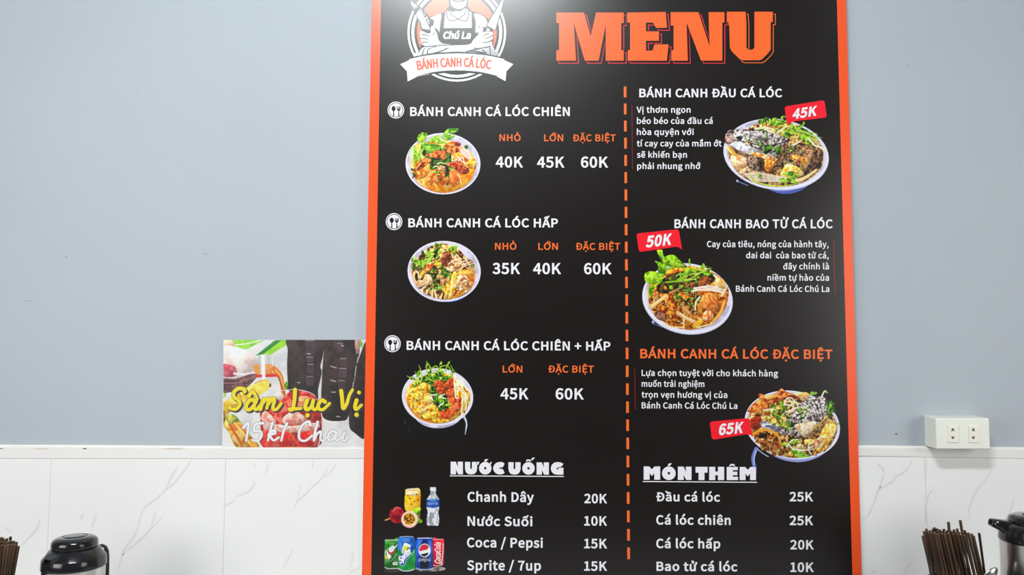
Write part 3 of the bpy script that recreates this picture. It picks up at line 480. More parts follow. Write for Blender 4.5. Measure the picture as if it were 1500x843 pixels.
def dish_mixed():
    c = Canvas(586, 526, 697, 640, base=None); c.view(584, 524, 7.27)
    c.P([(14, 14), (822, 14), (822, 838), (14, 838)], (20, 18, 19))
    c.L([(700, 640), (722, 700), (708, 820)], 26, (190, 196, 215), 6); c.L([(706, 660), (728, 720), (712, 800)], 7, (240, 240, 250), 3)
    c.L([(64, 670), (66, 710)], 10, (70, 64, 46)); c.L([(105, 740), (112, 800)], 8, (34, 42, 56))
    c.E(420, 590, 260, 165, 0, [(170, 168, 200), (206, 204, 226), (222, 220, 236)], sc=.3)
    bowl(c, 414, 420, 380, 305, .06, 14)
    c.E(414, 425, 364, 288, .06, [(216, 208, 220), (236, 232, 240)], sc=.3)
    c.B([(72, 400), (90, 500), (150, 590), (240, 660), (360, 700), (480, 700), (600, 660), (700, 570), (760, 460), (750, 380), (680, 280), (580, 200), (430, 160), (280, 190), (160, 260), (100, 320)], YE + OR[2:3], sc=.8)
    c.L([(100, 390), (95, 480), (150, 580), (230, 650), (350, 690)], 22, (238, 120, 20), alpha=.7); c.L([(88, 420), (100, 380), (150, 330)], 8, (255, 240, 220))
    c.B([(220, 210), (400, 200), (560, 220), (520, 420), (530, 540), (440, 580), (340, 400), (250, 280)], GD, sc=1.2)
    c.B([(590, 240), (740, 350), (760, 450), (700, 600), (670, 500), (600, 400)], YE, sc=1.2)
    for q, pal in (([(215, 300), (240, 265), (330, 290), (335, 340), (320, 375), (250, 372), (215, 350)], YE), ([(130, 380), (190, 355), (250, 380), (260, 435), (200, 470), (150, 475), (130, 430)], YE), ([(265, 430), (300, 405), (355, 420), (350, 480), (290, 488)], [(244, 190, 50), (255, 224, 110), (255, 240, 170)]), ([(280, 560), (300, 520), (380, 510), (430, 570), (380, 600), (310, 590)], YE), ([(250, 620), (300, 590), (420, 580), (440, 630), (380, 660), (300, 668)], YE), ([(100, 490), (140, 480), (160, 530), (130, 560)], YE), ([(170, 540), (230, 520), (270, 560), (230, 610)], YE),
                   ([(375, 290), (400, 240), (470, 240), (480, 300), (430, 320), (390, 325)], RD[1:]), ([(480, 300), (530, 240), (580, 220), (590, 320), (520, 330)], RD[1:]), ([(400, 340), (450, 310), (495, 340), (490, 380), (440, 390)], RD[1:]), ([(505, 370), (545, 335), (600, 350), (605, 410), (530, 430)], RD[1:]), ([(530, 450), (560, 425), (660, 430), (650, 490), (560, 490)], RD[1:]), ([(560, 520), (600, 485), (665, 490), (650, 560), (600, 580)], RD[1:]), ([(440, 600), (480, 555), (560, 550), (600, 600), (540, 655), (480, 665)], RD[1:]), ([(350, 680), (420, 650), (540, 670), (460, 700)], YE)):
        c.B(q, pal, sc=1.3, edge=(150, 60, 10), ew=5)
    herbs(c, 60, [(340, 340), (430, 380), (520, 480), (510, 540), (430, 580), (370, 480)], 42, (GD, GR, GL))
    stems(c, 34, [(150, 240), (300, 170), (560, 160), (580, 210), (420, 240), (300, 250), (170, 280)], 90, 11)
    herbs(c, 44, [(140, 250), (300, 150), (580, 150), (580, 220), (420, 230), (180, 300)], 56, (GR, GL, GD))
    for q in ([(300, 160), (296, 100), (300, 40)], [(290, 100), (320, 70), (330, 130)], [(430, 150), (450, 100), (520, 90), (560, 150), (570, 180)], [(350, 120), (400, 90), (430, 140)], [(500, 140), (520, 80), (545, 45)], [(440, 100), (455, 45)]):
        c.L(q, 13, (150, 196, 40), 9)
    for a in ((300, 90, 300, 28, 20), (435, 95, 460, 42, 24), (520, 80, 548, 38, 20), (570, 130, 600, 165, 36), (210, 180, 165, 150, 28), (150, 240, 125, 205, 34), (180, 270, 165, 325, 40), (195, 250, 215, 300, 36), (430, 210, 460, 240, 44)):
        c.F(*a, GR)
    for q in ([(270, 560), (320, 520), (370, 490)], [(215, 530), (260, 510)], [(430, 520), (480, 480)], [(345, 400), (410, 400)], [(430, 420), (490, 390)], [(440, 420), (500, 440)], [(345, 420), (360, 455)],
              [(600, 185), (590, 260), (600, 340)], [(600, 330), (610, 430), (640, 430)], [(630, 240), (680, 330), (740, 440)], [(660, 260), (700, 310), (780, 380)], [(680, 410), (675, 520), (665, 620)], [(700, 430), (720, 500), (710, 560)], [(610, 230), (640, 300), (620, 370)], [(650, 330), (700, 400), (730, 450)], [(620, 300), (660, 250), (680, 230)], [(640, 350), (600, 300)], [(720, 330), (760, 370)]):
        c.L(q, 15, (250, 244, 226), 9)
    herbs(c, 10, [(90, 380), (260, 380), (200, 660), (300, 660)], 26, (GD,)); herbs(c, 6, [(600, 370), (640, 380), (620, 400)], 24)
    return c

def dish_head():
    c = Canvas(1057, 166, 1216, 288); c.view(1050, 145, 5.814)
    c.E(590, 560, 270, 250, -.05, (78, 92, 178)); c.E(560, 590, 230, 200, 0, (112, 124, 200))
    c.E(505, 475, 452, 300, .14, (214, 216, 240)); c.E(505, 468, 447, 297, .14, RIM); c.E(507, 462, 430, 282, .14, WAL, sc=.2)
    c.B([(100, 440), (130, 560), (200, 650), (320, 715), (480, 750), (640, 740), (780, 690), (880, 600), (910, 500), (880, 380), (780, 280), (620, 200), (420, 180), (200, 300)], BR, sc=1.)
    c.B([(500, 380), (760, 380), (900, 460), (860, 600), (740, 640), (560, 600), (400, 620), (200, 560), (100, 430), (300, 380)], [(26, 14, 10), (70, 46, 32), (130, 92, 60), (190, 140, 96)], sc=1.6)
    # herbs upper right
    herbs(c, 80, [(350, 200), (430, 165), (580, 180), (740, 210), (860, 320), (900, 480), (840, 560), (800, 440), (720, 350), (600, 320), (500, 270), (380, 250)], 52, (GR, GD, GL))
    stems(c, 44, [(420, 220), (600, 200), (740, 240), (860, 340), (700, 330), (560, 290)], 110, 9, a0=.45)
    for q in ([(600, 280), (700, 300), (860, 355)], [(640, 220), (740, 280), (840, 320)], [(560, 300), (600, 260), (640, 210)]): c.L(q, 10, (170, 215, 60))
    for a in ((400, 220, 410, 160, 40), (360, 215, 390, 175, 46), (440, 215, 500, 165, 50), (500, 200, 580, 200, 46), (540, 165, 590, 150, 26), (560, 300, 610, 330, 40), (700, 320, 740, 350, 40), (730, 230, 745, 195, 26), (760, 370, 790, 330, 40), (480, 230, 540, 190, 44)):
        c.F(*a, GR)
    for q in ([(410, 255), (500, 300), (570, 330)], [(520, 285), (590, 235)], [(640, 400), (720, 355)], [(780, 340), (850, 410)], [(860, 400), (935, 445)], [(330, 255), (420, 245), (480, 260)]): c.L(q, 20, (236, 228, 190), 12)
    # fish head
    c.B([(70, 330), (95, 275), (150, 262), (270, 265), (400, 280), (520, 310), (620, 350), (560, 400), (500, 420), (520, 510), (420, 500), (300, 470), (210, 440), (130, 390), (80, 380)], SK, sc=1.4, edge=(40, 26, 22), ew=6)
    c.B([(110, 380), (200, 370), (330, 420), (450, 470), (520, 520), (380, 500), (260, 470), (170, 430)], [(150, 140, 140), (206, 204, 210), (244, 242, 246)], sc=1.)
    c.B([(160, 290), (290, 275), (440, 310), (470, 340), (360, 350), (260, 330)], [(120, 104, 104), (190, 178, 178), (236, 228, 230)], sc=1.3)
    c.B([(75, 330), (130, 310), (150, 350), (110, 385), (80, 380)], [(130, 90, 76), (190, 150, 130), (236, 206, 190)], sc=1.4)
    c.L([(150, 350), (260, 370), (400, 400), (540, 380), (600, 350)], 8, (40, 26, 24)); c.L([(240, 290), (330, 320), (450, 350)], 5, (70, 50, 48))
    c.E(190, 335, 26, 14, .3, (30, 36, 34)); c.E(120, 280, 22, 12, -.2, (90, 60, 60))
    c.B([(400, 410), (450, 390), (480, 420), (430, 470), (400, 460)], GD); c.B([(495, 420), (540, 400), (550, 460), (510, 480)], GD)
    c.B([(280, 450), (400, 470), (520, 510), (480, 540), (380, 520)], OR[1:] + FL[-1:], sc=1.4)
    c.B([(400, 520), (490, 530), (480, 570), (440, 620), (410, 600)], OR[1:], sc=1.3); c.B([(330, 500), (400, 510), (400, 590), (340, 580)], [(30, 16, 12), (80, 50, 34), (120, 84, 60)])
    c.B([(720, 400), (820, 420), (800, 520), (740, 620), (720, 560), (760, 480)], [(90, 50, 30), (170, 110, 70), (226, 180, 140)], sc=1.5)
    c.B([(560, 600), (600, 550), (690, 580), (740, 640), (640, 680), (540, 660)], YE[1:] + FL[-1:], sc=1.4); c.B([(620, 480), (760, 500), (770, 560), (690, 560)], OR, sc=1.6)
    c.B([(120, 480), (200, 480), (260, 520), (240, 600), (180, 620), (130, 560)], FL[1:], sc=1.4, edge=(150, 80, 30)); c.B([(85, 410), (130, 430), (180, 490), (120, 470)], YE[1:]); c.B([(200, 590), (260, 575), (290, 620), (200, 640)], FL)
    c.L([(100, 400), (150, 470), (200, 520)], 14, (240, 160, 80)); c.B([(250, 480), (340, 500), (360, 600), (280, 600)], [(60, 36, 26), (130, 96, 76), (200, 170, 150)], sc=1.6)
    # noodles in front
    for i in range(7):
        c.L([(230 + i * 10, 640 + i * 9), (350, 625 + i * 13), (480, 650 + i * 9), (590, 668 + i * 7)], 9, (246, 236, 222) if i % 2 else (226, 206, 180), 6)
    for i in range(5):
        c.L([(640, 712 - i * 6), (740, 690 - i * 6), (850, 610 - i * 4)], 7, (246, 232, 196) if i % 2 else (226, 190, 110), 5)
    c.L([(280, 650), (340, 710), (470, 742), (600, 738), (700, 715)], 11, (176, 206, 40), 8); c.L([(300, 700), (420, 730), (560, 745)], 7, (220, 230, 100))
    for a in ((530, 690, 620, 700, 44), (600, 640, 660, 680, 46), (640, 730, 660, 680, 40), (345, 635, 385, 680, 30), (560, 640, 680, 630, 36), (620, 690, 700, 640, 30)): c.F(*a, GR)
    c.L([(700, 500), (640, 545), (560, 530)], 6, (220, 200, 120)); c.L([(720, 540), (705, 620)], 9, (170, 180, 50))
    herbs(c, 26, [(220, 320), (420, 280), (540, 360), (400, 400), (240, 400)], 22, (GR, GD)); herbs(c, 20, [(560, 420), (720, 390), (760, 420), (620, 470)], 26, (GR, GD, GL)); c.F(250, 372, 275, 385, 18, YE)
    c.scatter(60, [(560, 430), (780, 430), (740, 560), (560, 560)], lambda x, y: c.E(x, y, 5, 5, 0, (190, 150, 120)))
    c.L([(170, 690), (185, 705), (265, 738)], 8, (110, 120, 190)); c.E(175, 700, 9, 9, 0, (190, 200, 236))
    return c

def dish_stomach():
    c = Canvas(938, 366, 1077, 495); c.view(930, 335, 5.267)
    c.E(440, 620, 240, 195, 0, (86, 96, 176)); c.E(400, 640, 200, 170, 0, (120, 128, 204))
    c.E(406, 545, 352, 272, .17, (206, 206, 232)); c.E(406, 538, 348, 268, .17, RIM); c.E(408, 535, 334, 252, .17, WAL, sc=.2)
    c.B([(100, 480), (110, 580), (150, 660), (220, 720), (330, 770), (460, 780), (590, 740), (670, 660), (715, 560), (718, 450), (650, 370), (540, 310), (380, 290), (220, 330), (130, 400)], OR[:4], sc=.9)
    c.B([(600, 350), (700, 420), (718, 470), (660, 480), (600, 420)], [(240, 170, 70), (250, 214, 130), (250, 236, 190)], sc=.7)
    c.L([(690, 560), (660, 650), (590, 730)], 22, (250, 176, 70)); c.L([(700, 500), (705, 590)], 12, (226, 110, 20))
    c.B([(200, 400), (360, 330), (560, 340), (620, 400), (500, 460), (300, 500), (180, 490)], [(24, 18, 8), (60, 50, 18), (110, 90, 30)], sc=1.2)
    chunks(c, 46, [(110, 560), (180, 440), (280, 450), (340, 560), (520, 640), (500, 760), (330, 740), (150, 650)], 34, (BR, BR, FR[1:], OR))
    chunks(c, 14, [(380, 440), (560, 370), (600, 400), (440, 450)], 30, (BR, [(70, 24, 8), (130, 56, 20), (190, 100, 50)]))
    c.B([(490, 420), (540, 370), (600, 400), (560, 440), (500, 450)], [(70, 24, 10), (140, 60, 26), (196, 110, 60)], sc=1.4, edge=(40, 14, 4))
    c.L([(270, 495), (330, 470), (400, 420)], 18, (206, 140, 70), 10); c.L([(380, 450), (460, 420), (540, 400)], 16, (190, 110, 50), 10)
    c.L([(125, 605), (180, 565), (240, 520)], 30, (240, 190, 110), 26); c.L([(130, 600), (180, 560), (235, 520)], 9, (255, 232, 180))
    c.L([(330, 650), (390, 690), (460, 720)], 30, (226, 176, 120), 26); c.L([(350, 655), (400, 690), (450, 710)], 8, (252, 226, 190)); c.L([(360, 600), (420, 650)], 24, (214, 160, 100))
    c.B([(150, 660), (190, 640), (240, 670), (230, 710), (180, 700)], [(60, 26, 20), (120, 70, 56), (176, 120, 96)], edge=(30, 12, 6))
    herbs(c, 110, [(300, 480), (380, 450), (500, 480), (520, 520), (480, 600), (400, 610), (300, 560)], 26, (GD, GR, [(50, 50, 20), (130, 140, 60), (220, 226, 150)], [(20, 20, 14), (60, 56, 34)]))
    c.B([(505, 560), (540, 500), (600, 500), (640, 560), (640, 630), (590, 640), (530, 610)], FR[2:], sc=1.2, edge=(110, 50, 10), ew=6)
    for q in ([(530, 560), (560, 590), (570, 630)], [(570, 520), (590, 560), (630, 590)], [(600, 510), (625, 560)]): c.L(q, 6, (190, 96, 34))
    c.B([(520, 660), (560, 630), (600, 650), (600, 710), (550, 720), (525, 700)], FR[2:] + FL[-1:], sc=1.6, edge=(130, 60, 14)); c.B([(440, 750), (500, 710), (525, 720), (470, 765)], YE[1:], edge=(160, 80, 10))
    for q in ([(455, 462), (560, 445), (640, 450)], [(440, 485), (560, 470), (680, 490)], [(470, 470), (600, 480), (690, 500)], [(560, 440), (640, 460), (700, 480)], [(670, 520), (690, 480), (715, 440)], [(500, 530), (470, 570), (468, 630)], [(490, 455), (600, 462), (660, 480)]): c.L(q, 13, (244, 228, 210), 8)
    for q in ([(220, 745), (290, 760), (380, 765)], [(480, 765), (540, 750), (590, 735)], [(380, 700), (375, 770)]): c.L(q, 12, (250, 216, 150), 8)
    # greens
    stems(c, 36, [(240, 400), (330, 340), (420, 310), (520, 330), (560, 350), (420, 400), (300, 420)], 100, 9, a0=-.3); herbs(c, 26, [(180, 420), (260, 360), (560, 320), (590, 360), (440, 400), (260, 430)], 36, (GR, GD, GL))
    for q in ([(210, 340), (300, 300), (420, 310), (520, 330)], [(240, 415), (340, 400), (400, 340), (440, 310)], [(350, 340), (360, 400), (410, 405)], [(115, 535), (125, 480), (170, 410), (240, 350)], [(420, 240), (425, 295)], [(160, 255), (220, 280), (300, 295)]): c.L(q, 13, (134, 190, 24), 9)
    G2 = [(70, 124, 12), (116, 176, 14), (150, 204, 20), (190, 226, 50)]
    c.B([(172, 160), (208, 158), (218, 200), (250, 250), (280, 290), (240, 285), (200, 240), (180, 200)], G2, sc=.7)
    c.B([(225, 240), (250, 210), (300, 205), (340, 240), (400, 295), (330, 300), (270, 290)], G2, sc=.8); c.B([(165, 255), (230, 275), (250, 320), (230, 350), (180, 340), (180, 290)], G2, sc=.8)
    c.B([(78, 400), (80, 345), (130, 330), (190, 345), (240, 350), (200, 390), (160, 425), (110, 430)], G2, sc=.8); c.B([(110, 450), (150, 440), (200, 390), (150, 470), (118, 540), (108, 500)], G2, sc=.8)
    for a in ((520, 320, 530, 268, 30), (530, 350, 590, 350, 36), (170, 430, 210, 380, 36), (340, 460, 370, 440, 26), (270, 440, 290, 470, 30), (380, 330, 440, 320, 36)): c.F(*a, GL)
    for q in ([(250, 225), (300, 260), (380, 290)], [(90, 370), (140, 370), (220, 360)], [(190, 180), (220, 240)]): c.L(q, 5, (205, 232, 110))
    c.E(140, 722, 10, 12, 0, (170, 180, 226)); c.L([(145, 735), (220, 765)], 6, (96, 104, 170))
    return c

def dish_special():
    c = Canvas(1090, 566, 1236, 692); c.view(1036, 565, 6.02)
    c.L([(432, 560), (404, 640), (414, 720)], 34, (108, 128, 206), 26); c.L([(428, 580), (412, 650), (418, 700)], 12, (180, 190, 236)); c.L([(436, 700), (440, 770)], 7, (40, 60, 140), 2)
    c.E(800, 400, 330, 270, .12, (70, 84, 170)); c.E(770, 400, 350, 275, .16, (150, 156, 214))
    c.E(750, 350, 424, 300, .17, (222, 222, 242)); c.E(750, 345, 420, 296, .17, RIM); c.E(752, 340, 402, 278, .17, WAL, sc=.2)
    c.B([(370, 260), (400, 440), (480, 540), (600, 610), (760, 640), (920, 620), (1060, 560), (1130, 450), (1140, 350), (1080, 220), (940, 120), (760, 70), (600, 90), (440, 160)], BR, sc=1.2)
    c.B([(700, 90), (860, 60), (900, 90), (840, 130)], [(230, 160, 60), (244, 208, 130), (240, 226, 190)], sc=.8)
    herbs(c, 60, [(480, 300), (560, 180), (700, 150), (860, 150), (900, 220), (760, 400), (640, 400), (520, 340)], 34, (GR, GD, GL)); herbs(c, 30, [(1040, 160), (1110, 190), (1100, 270), (1050, 260)], 46, (GR, GD))
    c.B([(360, 220), (450, 130), (520, 150), (540, 200), (550, 255), (470, 250), (380, 235)], FR[1:] + OR[3:4], sc=1.2, edge=(120, 40, 8), ew=5)
    c.B([(450, 80), (480, 75), (530, 100), (610, 70), (650, 28), (700, 60), (760, 80), (820, 120), (740, 120), (650, 130), (560, 160), (490, 140), (455, 110)], FR, sc=1.2, edge=(110, 36, 8), ew=5)
    c.B([(500, 100), (600, 80), (620, 100), (540, 125)], OR[2:], sc=1.); c.B([(380, 300), (430, 275), (475, 280), (470, 370), (400, 390)], RD[:3] + OR[:1], sc=1.5)
    c.B([(470, 330), (520, 320), (640, 360), (650, 410), (560, 400), (490, 370)], [(90, 86, 110), (160, 160, 186), (210, 208, 226)], sc=1.4)
    # fish piece
    c.B([(700, 300), (760, 240), (860, 130), (960, 100), (1030, 105), (1055, 160), (1060, 230), (990, 330), (900, 440), (840, 465), (760, 440), (650, 430), (640, 390), (720, 370)], SK, sc=1.7, edge=(30, 22, 22), ew=6, ct=1.5)
    c.B([(770, 350), (850, 330), (960, 320), (930, 400), (860, 460), (800, 400)], [(190, 150, 110), (232, 200, 160), (250, 232, 206)], sc=1.1, edge=(90, 60, 50))
    c.B([(880, 460), (960, 370), (1060, 280), (1050, 340), (960, 430)], [(90, 60, 30), (160, 116, 60), (210, 170, 110)], sc=1.4); c.L([(940, 380), (1000, 330), (1070, 268)], 14, (206, 170, 70), 7)
    for i in range(12): c.L([(800 + i * 18, 170 - i * 4), (850 + i * 16, 190 + i * 3), (900 + i * 12, 240 + i * 5)], 5, (236, 230, 236) if i % 2 else (50, 40, 44), 4)
    for q in ([(680, 170), (700, 120), (750, 115), (800, 180)], [(720, 140), (790, 150), (800, 190)], [(650, 250), (740, 220), (830, 190), (930, 230)], [(500, 218), (560, 212), (620, 218)], [(520, 345), (580, 340), (625, 355)], [(690, 170), (760, 190), (700, 260)], [(1010, 100), (1030, 55), (1050, 48)]): c.L(q, 14, (238, 234, 214), 9)
    herbs(c, 60, [(480, 290), (560, 190), (700, 160), (760, 240), (740, 390), (640, 380)], 30, (GR, GL, GD)); c.E(588, 312, 24, 24, 0, YE[2:]); c.E(735, 345, 34, 26, 0, GD); c.E(730, 380, 26, 12, 0, (150, 190, 110))
    herbs(c, 22, [(780, 210), (900, 200), (900, 260), (830, 320), (780, 280)], 26, (GR, GL)); 
    # mushrooms left bottom
    chunks(c, 26, [(400, 420), (480, 400), (600, 480), (700, 600), (640, 630), (500, 570)], 36, (BR, [(60, 24, 8), (130, 66, 20), (200, 120, 50)], OR[:3]))
    c.L([(410, 430), (460, 400), (540, 395), (620, 440), (645, 510)], 26, (232, 160, 40), 18); c.L([(430, 500), (520, 500), (600, 560)], 18, (176, 100, 40)); c.E(490, 445, 40, 22, 0, (34, 18, 10))
    # right bottom
    c.B([(1050, 340), (1130, 345), (1135, 400), (1080, 500), (1010, 550), (960, 530), (980, 470)], YE[1:] + FL[-1:], sc=1.4, edge=(150, 90, 16), ew=5); c.B([(940, 490), (1040, 440), (1000, 520), (950, 560)], FL, sc=1.2)
    c.B([(860, 480), (950, 480), (930, 520), (870, 530)], OR[2:], edge=(120, 60, 10)); c.B([(760, 540), (820, 515), (850, 550), (790, 560)], FL[1:]); 
    herbs(c, 26, [(660, 480), (860, 470), (900, 540), (700, 560)], 36, (GR, GL)); c.B([(740, 560), (800, 570), (860, 600), (900, 625), (800, 630), (760, 610)], [(50, 110, 20), (110, 180, 30), (190, 226, 90)], sc=.9); c.L([(800, 632), (900, 628)], 12, (140, 200, 30))
    for q in ([(700, 540), (740, 490), (800, 475)], [(740, 550), (820, 575), (940, 560)], [(930, 540), (890, 560), (920, 610)], [(890, 560), (900, 510), (940, 500)], [(720, 520), (760, 560), (860, 570)]): c.L(q, 12, (240, 230, 206), 8)
    chunks(c, 16, [(680, 570), (760, 620), (760, 640), (700, 630)], 26, (YE, BR)); chunks(c, 12, [(940, 560), (1080, 520), (1000, 600), (940, 610)], 26, (YE, OR))
    for a in ((900, 90, 930, 55, 30), (920, 80, 970, 65, 30), (1030, 50, 1070, 70, 16), (1060, 230, 1090, 160, 60), (1135, 345, 1165, 335, 24)): c.F(*a, GR)
    c.L([(440, 560), (490, 600), (540, 630)], 7, (200, 206, 236))
    return c

def pic_fruit():
    c = Canvas(563, 712, 621, 776); c.view(558, 705, 6.11)
    c.L([(40, 352), (85, 335)], 12, (212, 160, 90))
    c.E(143, 305, 70, 76, 0, [(120, 10, 24), (160, 20, 34), (190, 36, 44)], sc=.6); c.L([(110, 270), (140, 240), (180, 250)], 10, (240, 130, 120), 5); c.E(140, 330, 40, 26, 0, (112, 12, 26), .5)
    c.B([(218, 90), (220, 78), (285, 68), (350, 78), (352, 240), (345, 330), (320, 330), (218, 260)], [(240, 150, 8), (252, 182, 20), (255, 206, 60)], sc=.4)
    c.E(285, 82, 66, 15, 0, (240, 232, 214)); c.E(285, 88, 56, 12, 0, (246, 196, 90)); c.B([(230, 95), (340, 95), (335, 135), (240, 130)], [(250, 190, 60), (255, 224, 140), (250, 240, 200)])
    for x, y in ((242, 132), (300, 186), (258, 160), (318, 120), (330, 170), (270, 210)): c.E(x, y, 6, 7, 0, (90, 46, 10))
    c.B([(275, 265), (310, 245), (352, 238), (350, 290), (320, 310), (290, 290)], GL, sc=.6); c.B([(325, 345), (350, 340), (375, 365), (350, 382), (325, 378)], GL, sc=.6)
    c.E(256, 346, 76, 76, 0, (226, 150, 150)); c.E(256, 342, 70, 70, 0, (250, 226, 216)); c.E(254, 342, 55, 56, 0, YE[:4], sc=1.2)
    c.scatter(34, [(210, 300), (300, 300), (305, 380), (205, 385)], lambda x, y: (c.E(x, y, 6, 7, RNG.rand() * 3, (60, 34, 10)) if (x - 254) ** 2 + (y - 342) ** 2 < 2300 else None))
    return c
def glyph_run(text, tx):                                        # loops of a string through a warp
    out = []; x = 0
    for ch in text:
        adv, loops = GLY[ch]
        for l in loops: out.append([tx(x + p[0], p[1]) for p in l])
        x += adv
    return out, x
def pic_bottle():
    c = Canvas(623, 712, 646, 773); c.view(558, 705, 6.11)
    body = [(446, 92), (440, 120), (412, 160), (408, 240), (420, 280), (408, 340), (412, 395), (430, 405), (445, 398), (465, 405), (485, 398), (500, 405), (518, 395), (522, 340), (512, 280), (522, 240), (520, 160), (494, 120), (490, 92)]
    c.P(body, [(150, 152, 160), (196, 198, 206), (228, 230, 236)], nz=(.7, 5, 1.4)); c.P([(440, 56), (492, 56), (494, 92), (441, 92)], (226, 228, 236))
    for x in (428, 450, 480, 505): c.L([(x, 290), (x - 4, 380)], 5, (120, 122, 132) if x % 4 else (246, 246, 250))
    c.L([(462, 100), (455, 150)], 6, (120, 122, 132)); c.L([(478, 110), (500, 150)], 5, (250, 250, 255))
    c.P([(408, 170), (465, 158), (522, 170), (522, 232), (465, 244), (408, 232)], (20, 74, 170)); c.E(465, 172, 34, 9, 0, (90, 160, 220))
    L, w = glyph_run('AQUAFINA', lambda x, y: (414 + x * 102 / 4600., 214 - y * .036)); c.glyphs(L, (240, 244, 250)); c.L([(440, 226), (495, 226)], 3, (60, 120, 210))
    return c
def pic_cans():
    c = Canvas(562, 785, 656, 842); c.view(560, 780, 13.38)
    c.E(920, 720, 320, 55, 0, [(60, 54, 54), (150, 142, 142), (200, 192, 194)], sc=.2); c.E(180, 760, 160, 40, 0, (54, 48, 47))
    # green can
    c.B([(60, 150), (200, 145), (330, 150), (340, 690), (200, 725), (90, 715), (45, 690), (40, 400), (50, 200)], [(16, 100, 24), (30, 130, 36), (70, 150, 60)], sc=.5)
    c.L([(60, 160), (330, 156)], 16, (206, 206, 206)); c.L([(52, 690), (110, 716), (320, 712)], 18, (206, 200, 200)); herbs(c, 20, [(60, 180), (300, 180), (260, 280), (60, 300)], 40, ([(60, 120, 50), (120, 170, 90)], GD))
    c.L([(60, 500), (60, 400), (110, 330)], 14, (236, 240, 236)); c.E(80, 498, 28, 36, 0, (250, 204, 20)); c.P([(100, 360), (140, 420), (180, 490), (120, 545), (80, 400)], (236, 238, 236))
    c.L([(112, 340), (130, 410), (190, 430), (245, 370)], 26, (206, 22, 36)); c.P([(120, 330), (205, 260), (240, 290), (235, 350), (180, 400), (140, 390)], (240, 240, 240)); c.L([(160, 320), (185, 370)], 6, (20, 60, 140)); c.L([(190, 290), (215, 345)], 6, (20, 60, 140)); c.P([(225, 290), (300, 235), (290, 270), (245, 330)], (230, 236, 230)); c.L([(240, 285), (275, 258)], 10, (30, 110, 40))
    c.L([(70, 560), (150, 575), (220, 510), (290, 420)], 8, (200, 210, 200)); c.P([(205, 592), (300, 586), (300, 645), (205, 645)], (226, 222, 220)); c.L([(225, 612), (290, 610)], 7, (90, 60, 50))
    # blue-green can
    c.B([(345, 92), (480, 84), (605, 92), (640, 160), (650, 300), (645, 680), (620, 740), (480, 765), (350, 745), (312, 690), (305, 300), (315, 160)], [(16, 70, 150), (24, 90, 178), (40, 110, 196)], sc=.3)
    c.P([(306, 330), (400, 420), (640, 330), (648, 500), (645, 680), (620, 735), (480, 755), (350, 735), (312, 690)], [(10, 130, 50), (20, 160, 64), (40, 176, 80)], nz=(.3, 4, 1.))
    c.L([(345, 94), (480, 86), (605, 94)], 12, (196, 190, 180)); c.L([(322, 720), (400, 760), (540, 760), (625, 728)], 16, (230, 230, 232)); c.P([(415, 120), (545, 120), (535, 200), (420, 190)], (120, 160, 215), .6); c.P([(345, 200), (385, 200), (380, 380), (350, 380)], (120, 160, 215), .5)
    c.B([(440, 210), (520, 240), (560, 270), (500, 360), (420, 420), (380, 400), (400, 300)], [(150, 180, 214), (224, 232, 240), (236, 240, 244)], sc=.4)
    c.B([(410, 330), (440, 280), (498, 268), (490, 330), (440, 392), (408, 390)], [(250, 210, 10), (252, 224, 40)]); c.B([(500, 300), (530, 300), (500, 360), (455, 400)], (30, 150, 60))
    c.P([(330, 450), (450, 420), (600, 250), (625, 330), (460, 600), (440, 655), (335, 650)], (28, 72, 160)); c.L([(325, 460), (350, 650), (440, 655), (470, 560), (630, 370)], 7, (226, 232, 236), raw=True)
    a = -.72; ca, sa = math.cos(a), math.sin(a)
    def sp(x, y): x, y = x * .118, -y * .245; return (352 + x * ca * .95 - y * sa * .35, 628 + x * sa * 1.12 + y * ca)
    L, w = glyph_run('Sprite', sp)
    for l in L: c.L(l + l[:1], 15, (240, 244, 246), raw=True)
    c.glyphs(L, (240, 244, 246))
    # blue can
    c.B([(695, 118), (840, 108), (978, 118), (1000, 180), (1003, 640), (985, 705), (840, 738), (690, 722), (662, 690), (655, 220), (672, 160)], [(16, 60, 160), (24, 80, 190), (40, 110, 216)], sc=.3)
    c.L([(695, 120), (978, 118)], 14, (226, 226, 226)); c.L([(668, 708), (760, 736), (920, 734), (992, 706)], 12, (226, 228, 234)); c.P([(700, 160), (790, 150), (700, 330), (690, 300)], (90, 150, 230), .7); c.P([(900, 150), (960, 200), (950, 330), (925, 300)], (90, 150, 230), .6)
    c.P([(790, 140), (880, 140), (930, 560), (905, 710), (745, 710), (725, 560)], (14, 22, 60), .75); c.P([(725, 585), (915, 585), (895, 705), (750, 705)], (16, 18, 28))
    c.E(828, 362, 118, 134, 0, (240, 240, 244)); c.E(828, 362, 104, 120, 0, (214, 40, 50))
    t = np.linspace(-.25, 3.0, 20); c.P(list(zip(828 + 104 * np.cos(t), 362 + 120 * np.sin(t))), (236, 238, 240))
    c.P([(738, 430), (800, 410), (880, 350), (915, 290), (934, 350), (925, 410), (870, 440), (790, 440), (748, 435)], (240, 240, 240)); c.P([(748, 435), (820, 425), (905, 400), (890, 450), (830, 482), (780, 470)], (18, 24, 60))
    L, w = glyph_run('pepsi', lambda x, y: (712 + x * .104, 572 - y * .105)); c.glyphs(L, (226, 230, 236))
    # red can
    c.B([(985, 140), (1090, 134), (1188, 140), (1212, 200), (1210, 560), (1195, 640), (1080, 665), (995, 655)], [(210, 14, 34), (228, 24, 44), (240, 60, 70)], sc=.3)
    c.P([(1003, 140), (1003, 650), (985, 655), (985, 135)], (60, 40, 90)); c.L([(992, 144), (1188, 142)], 12, (230, 214, 210)); c.L([(1003, 650), (1080, 664), (1190, 640)], 10, (236, 226, 226))
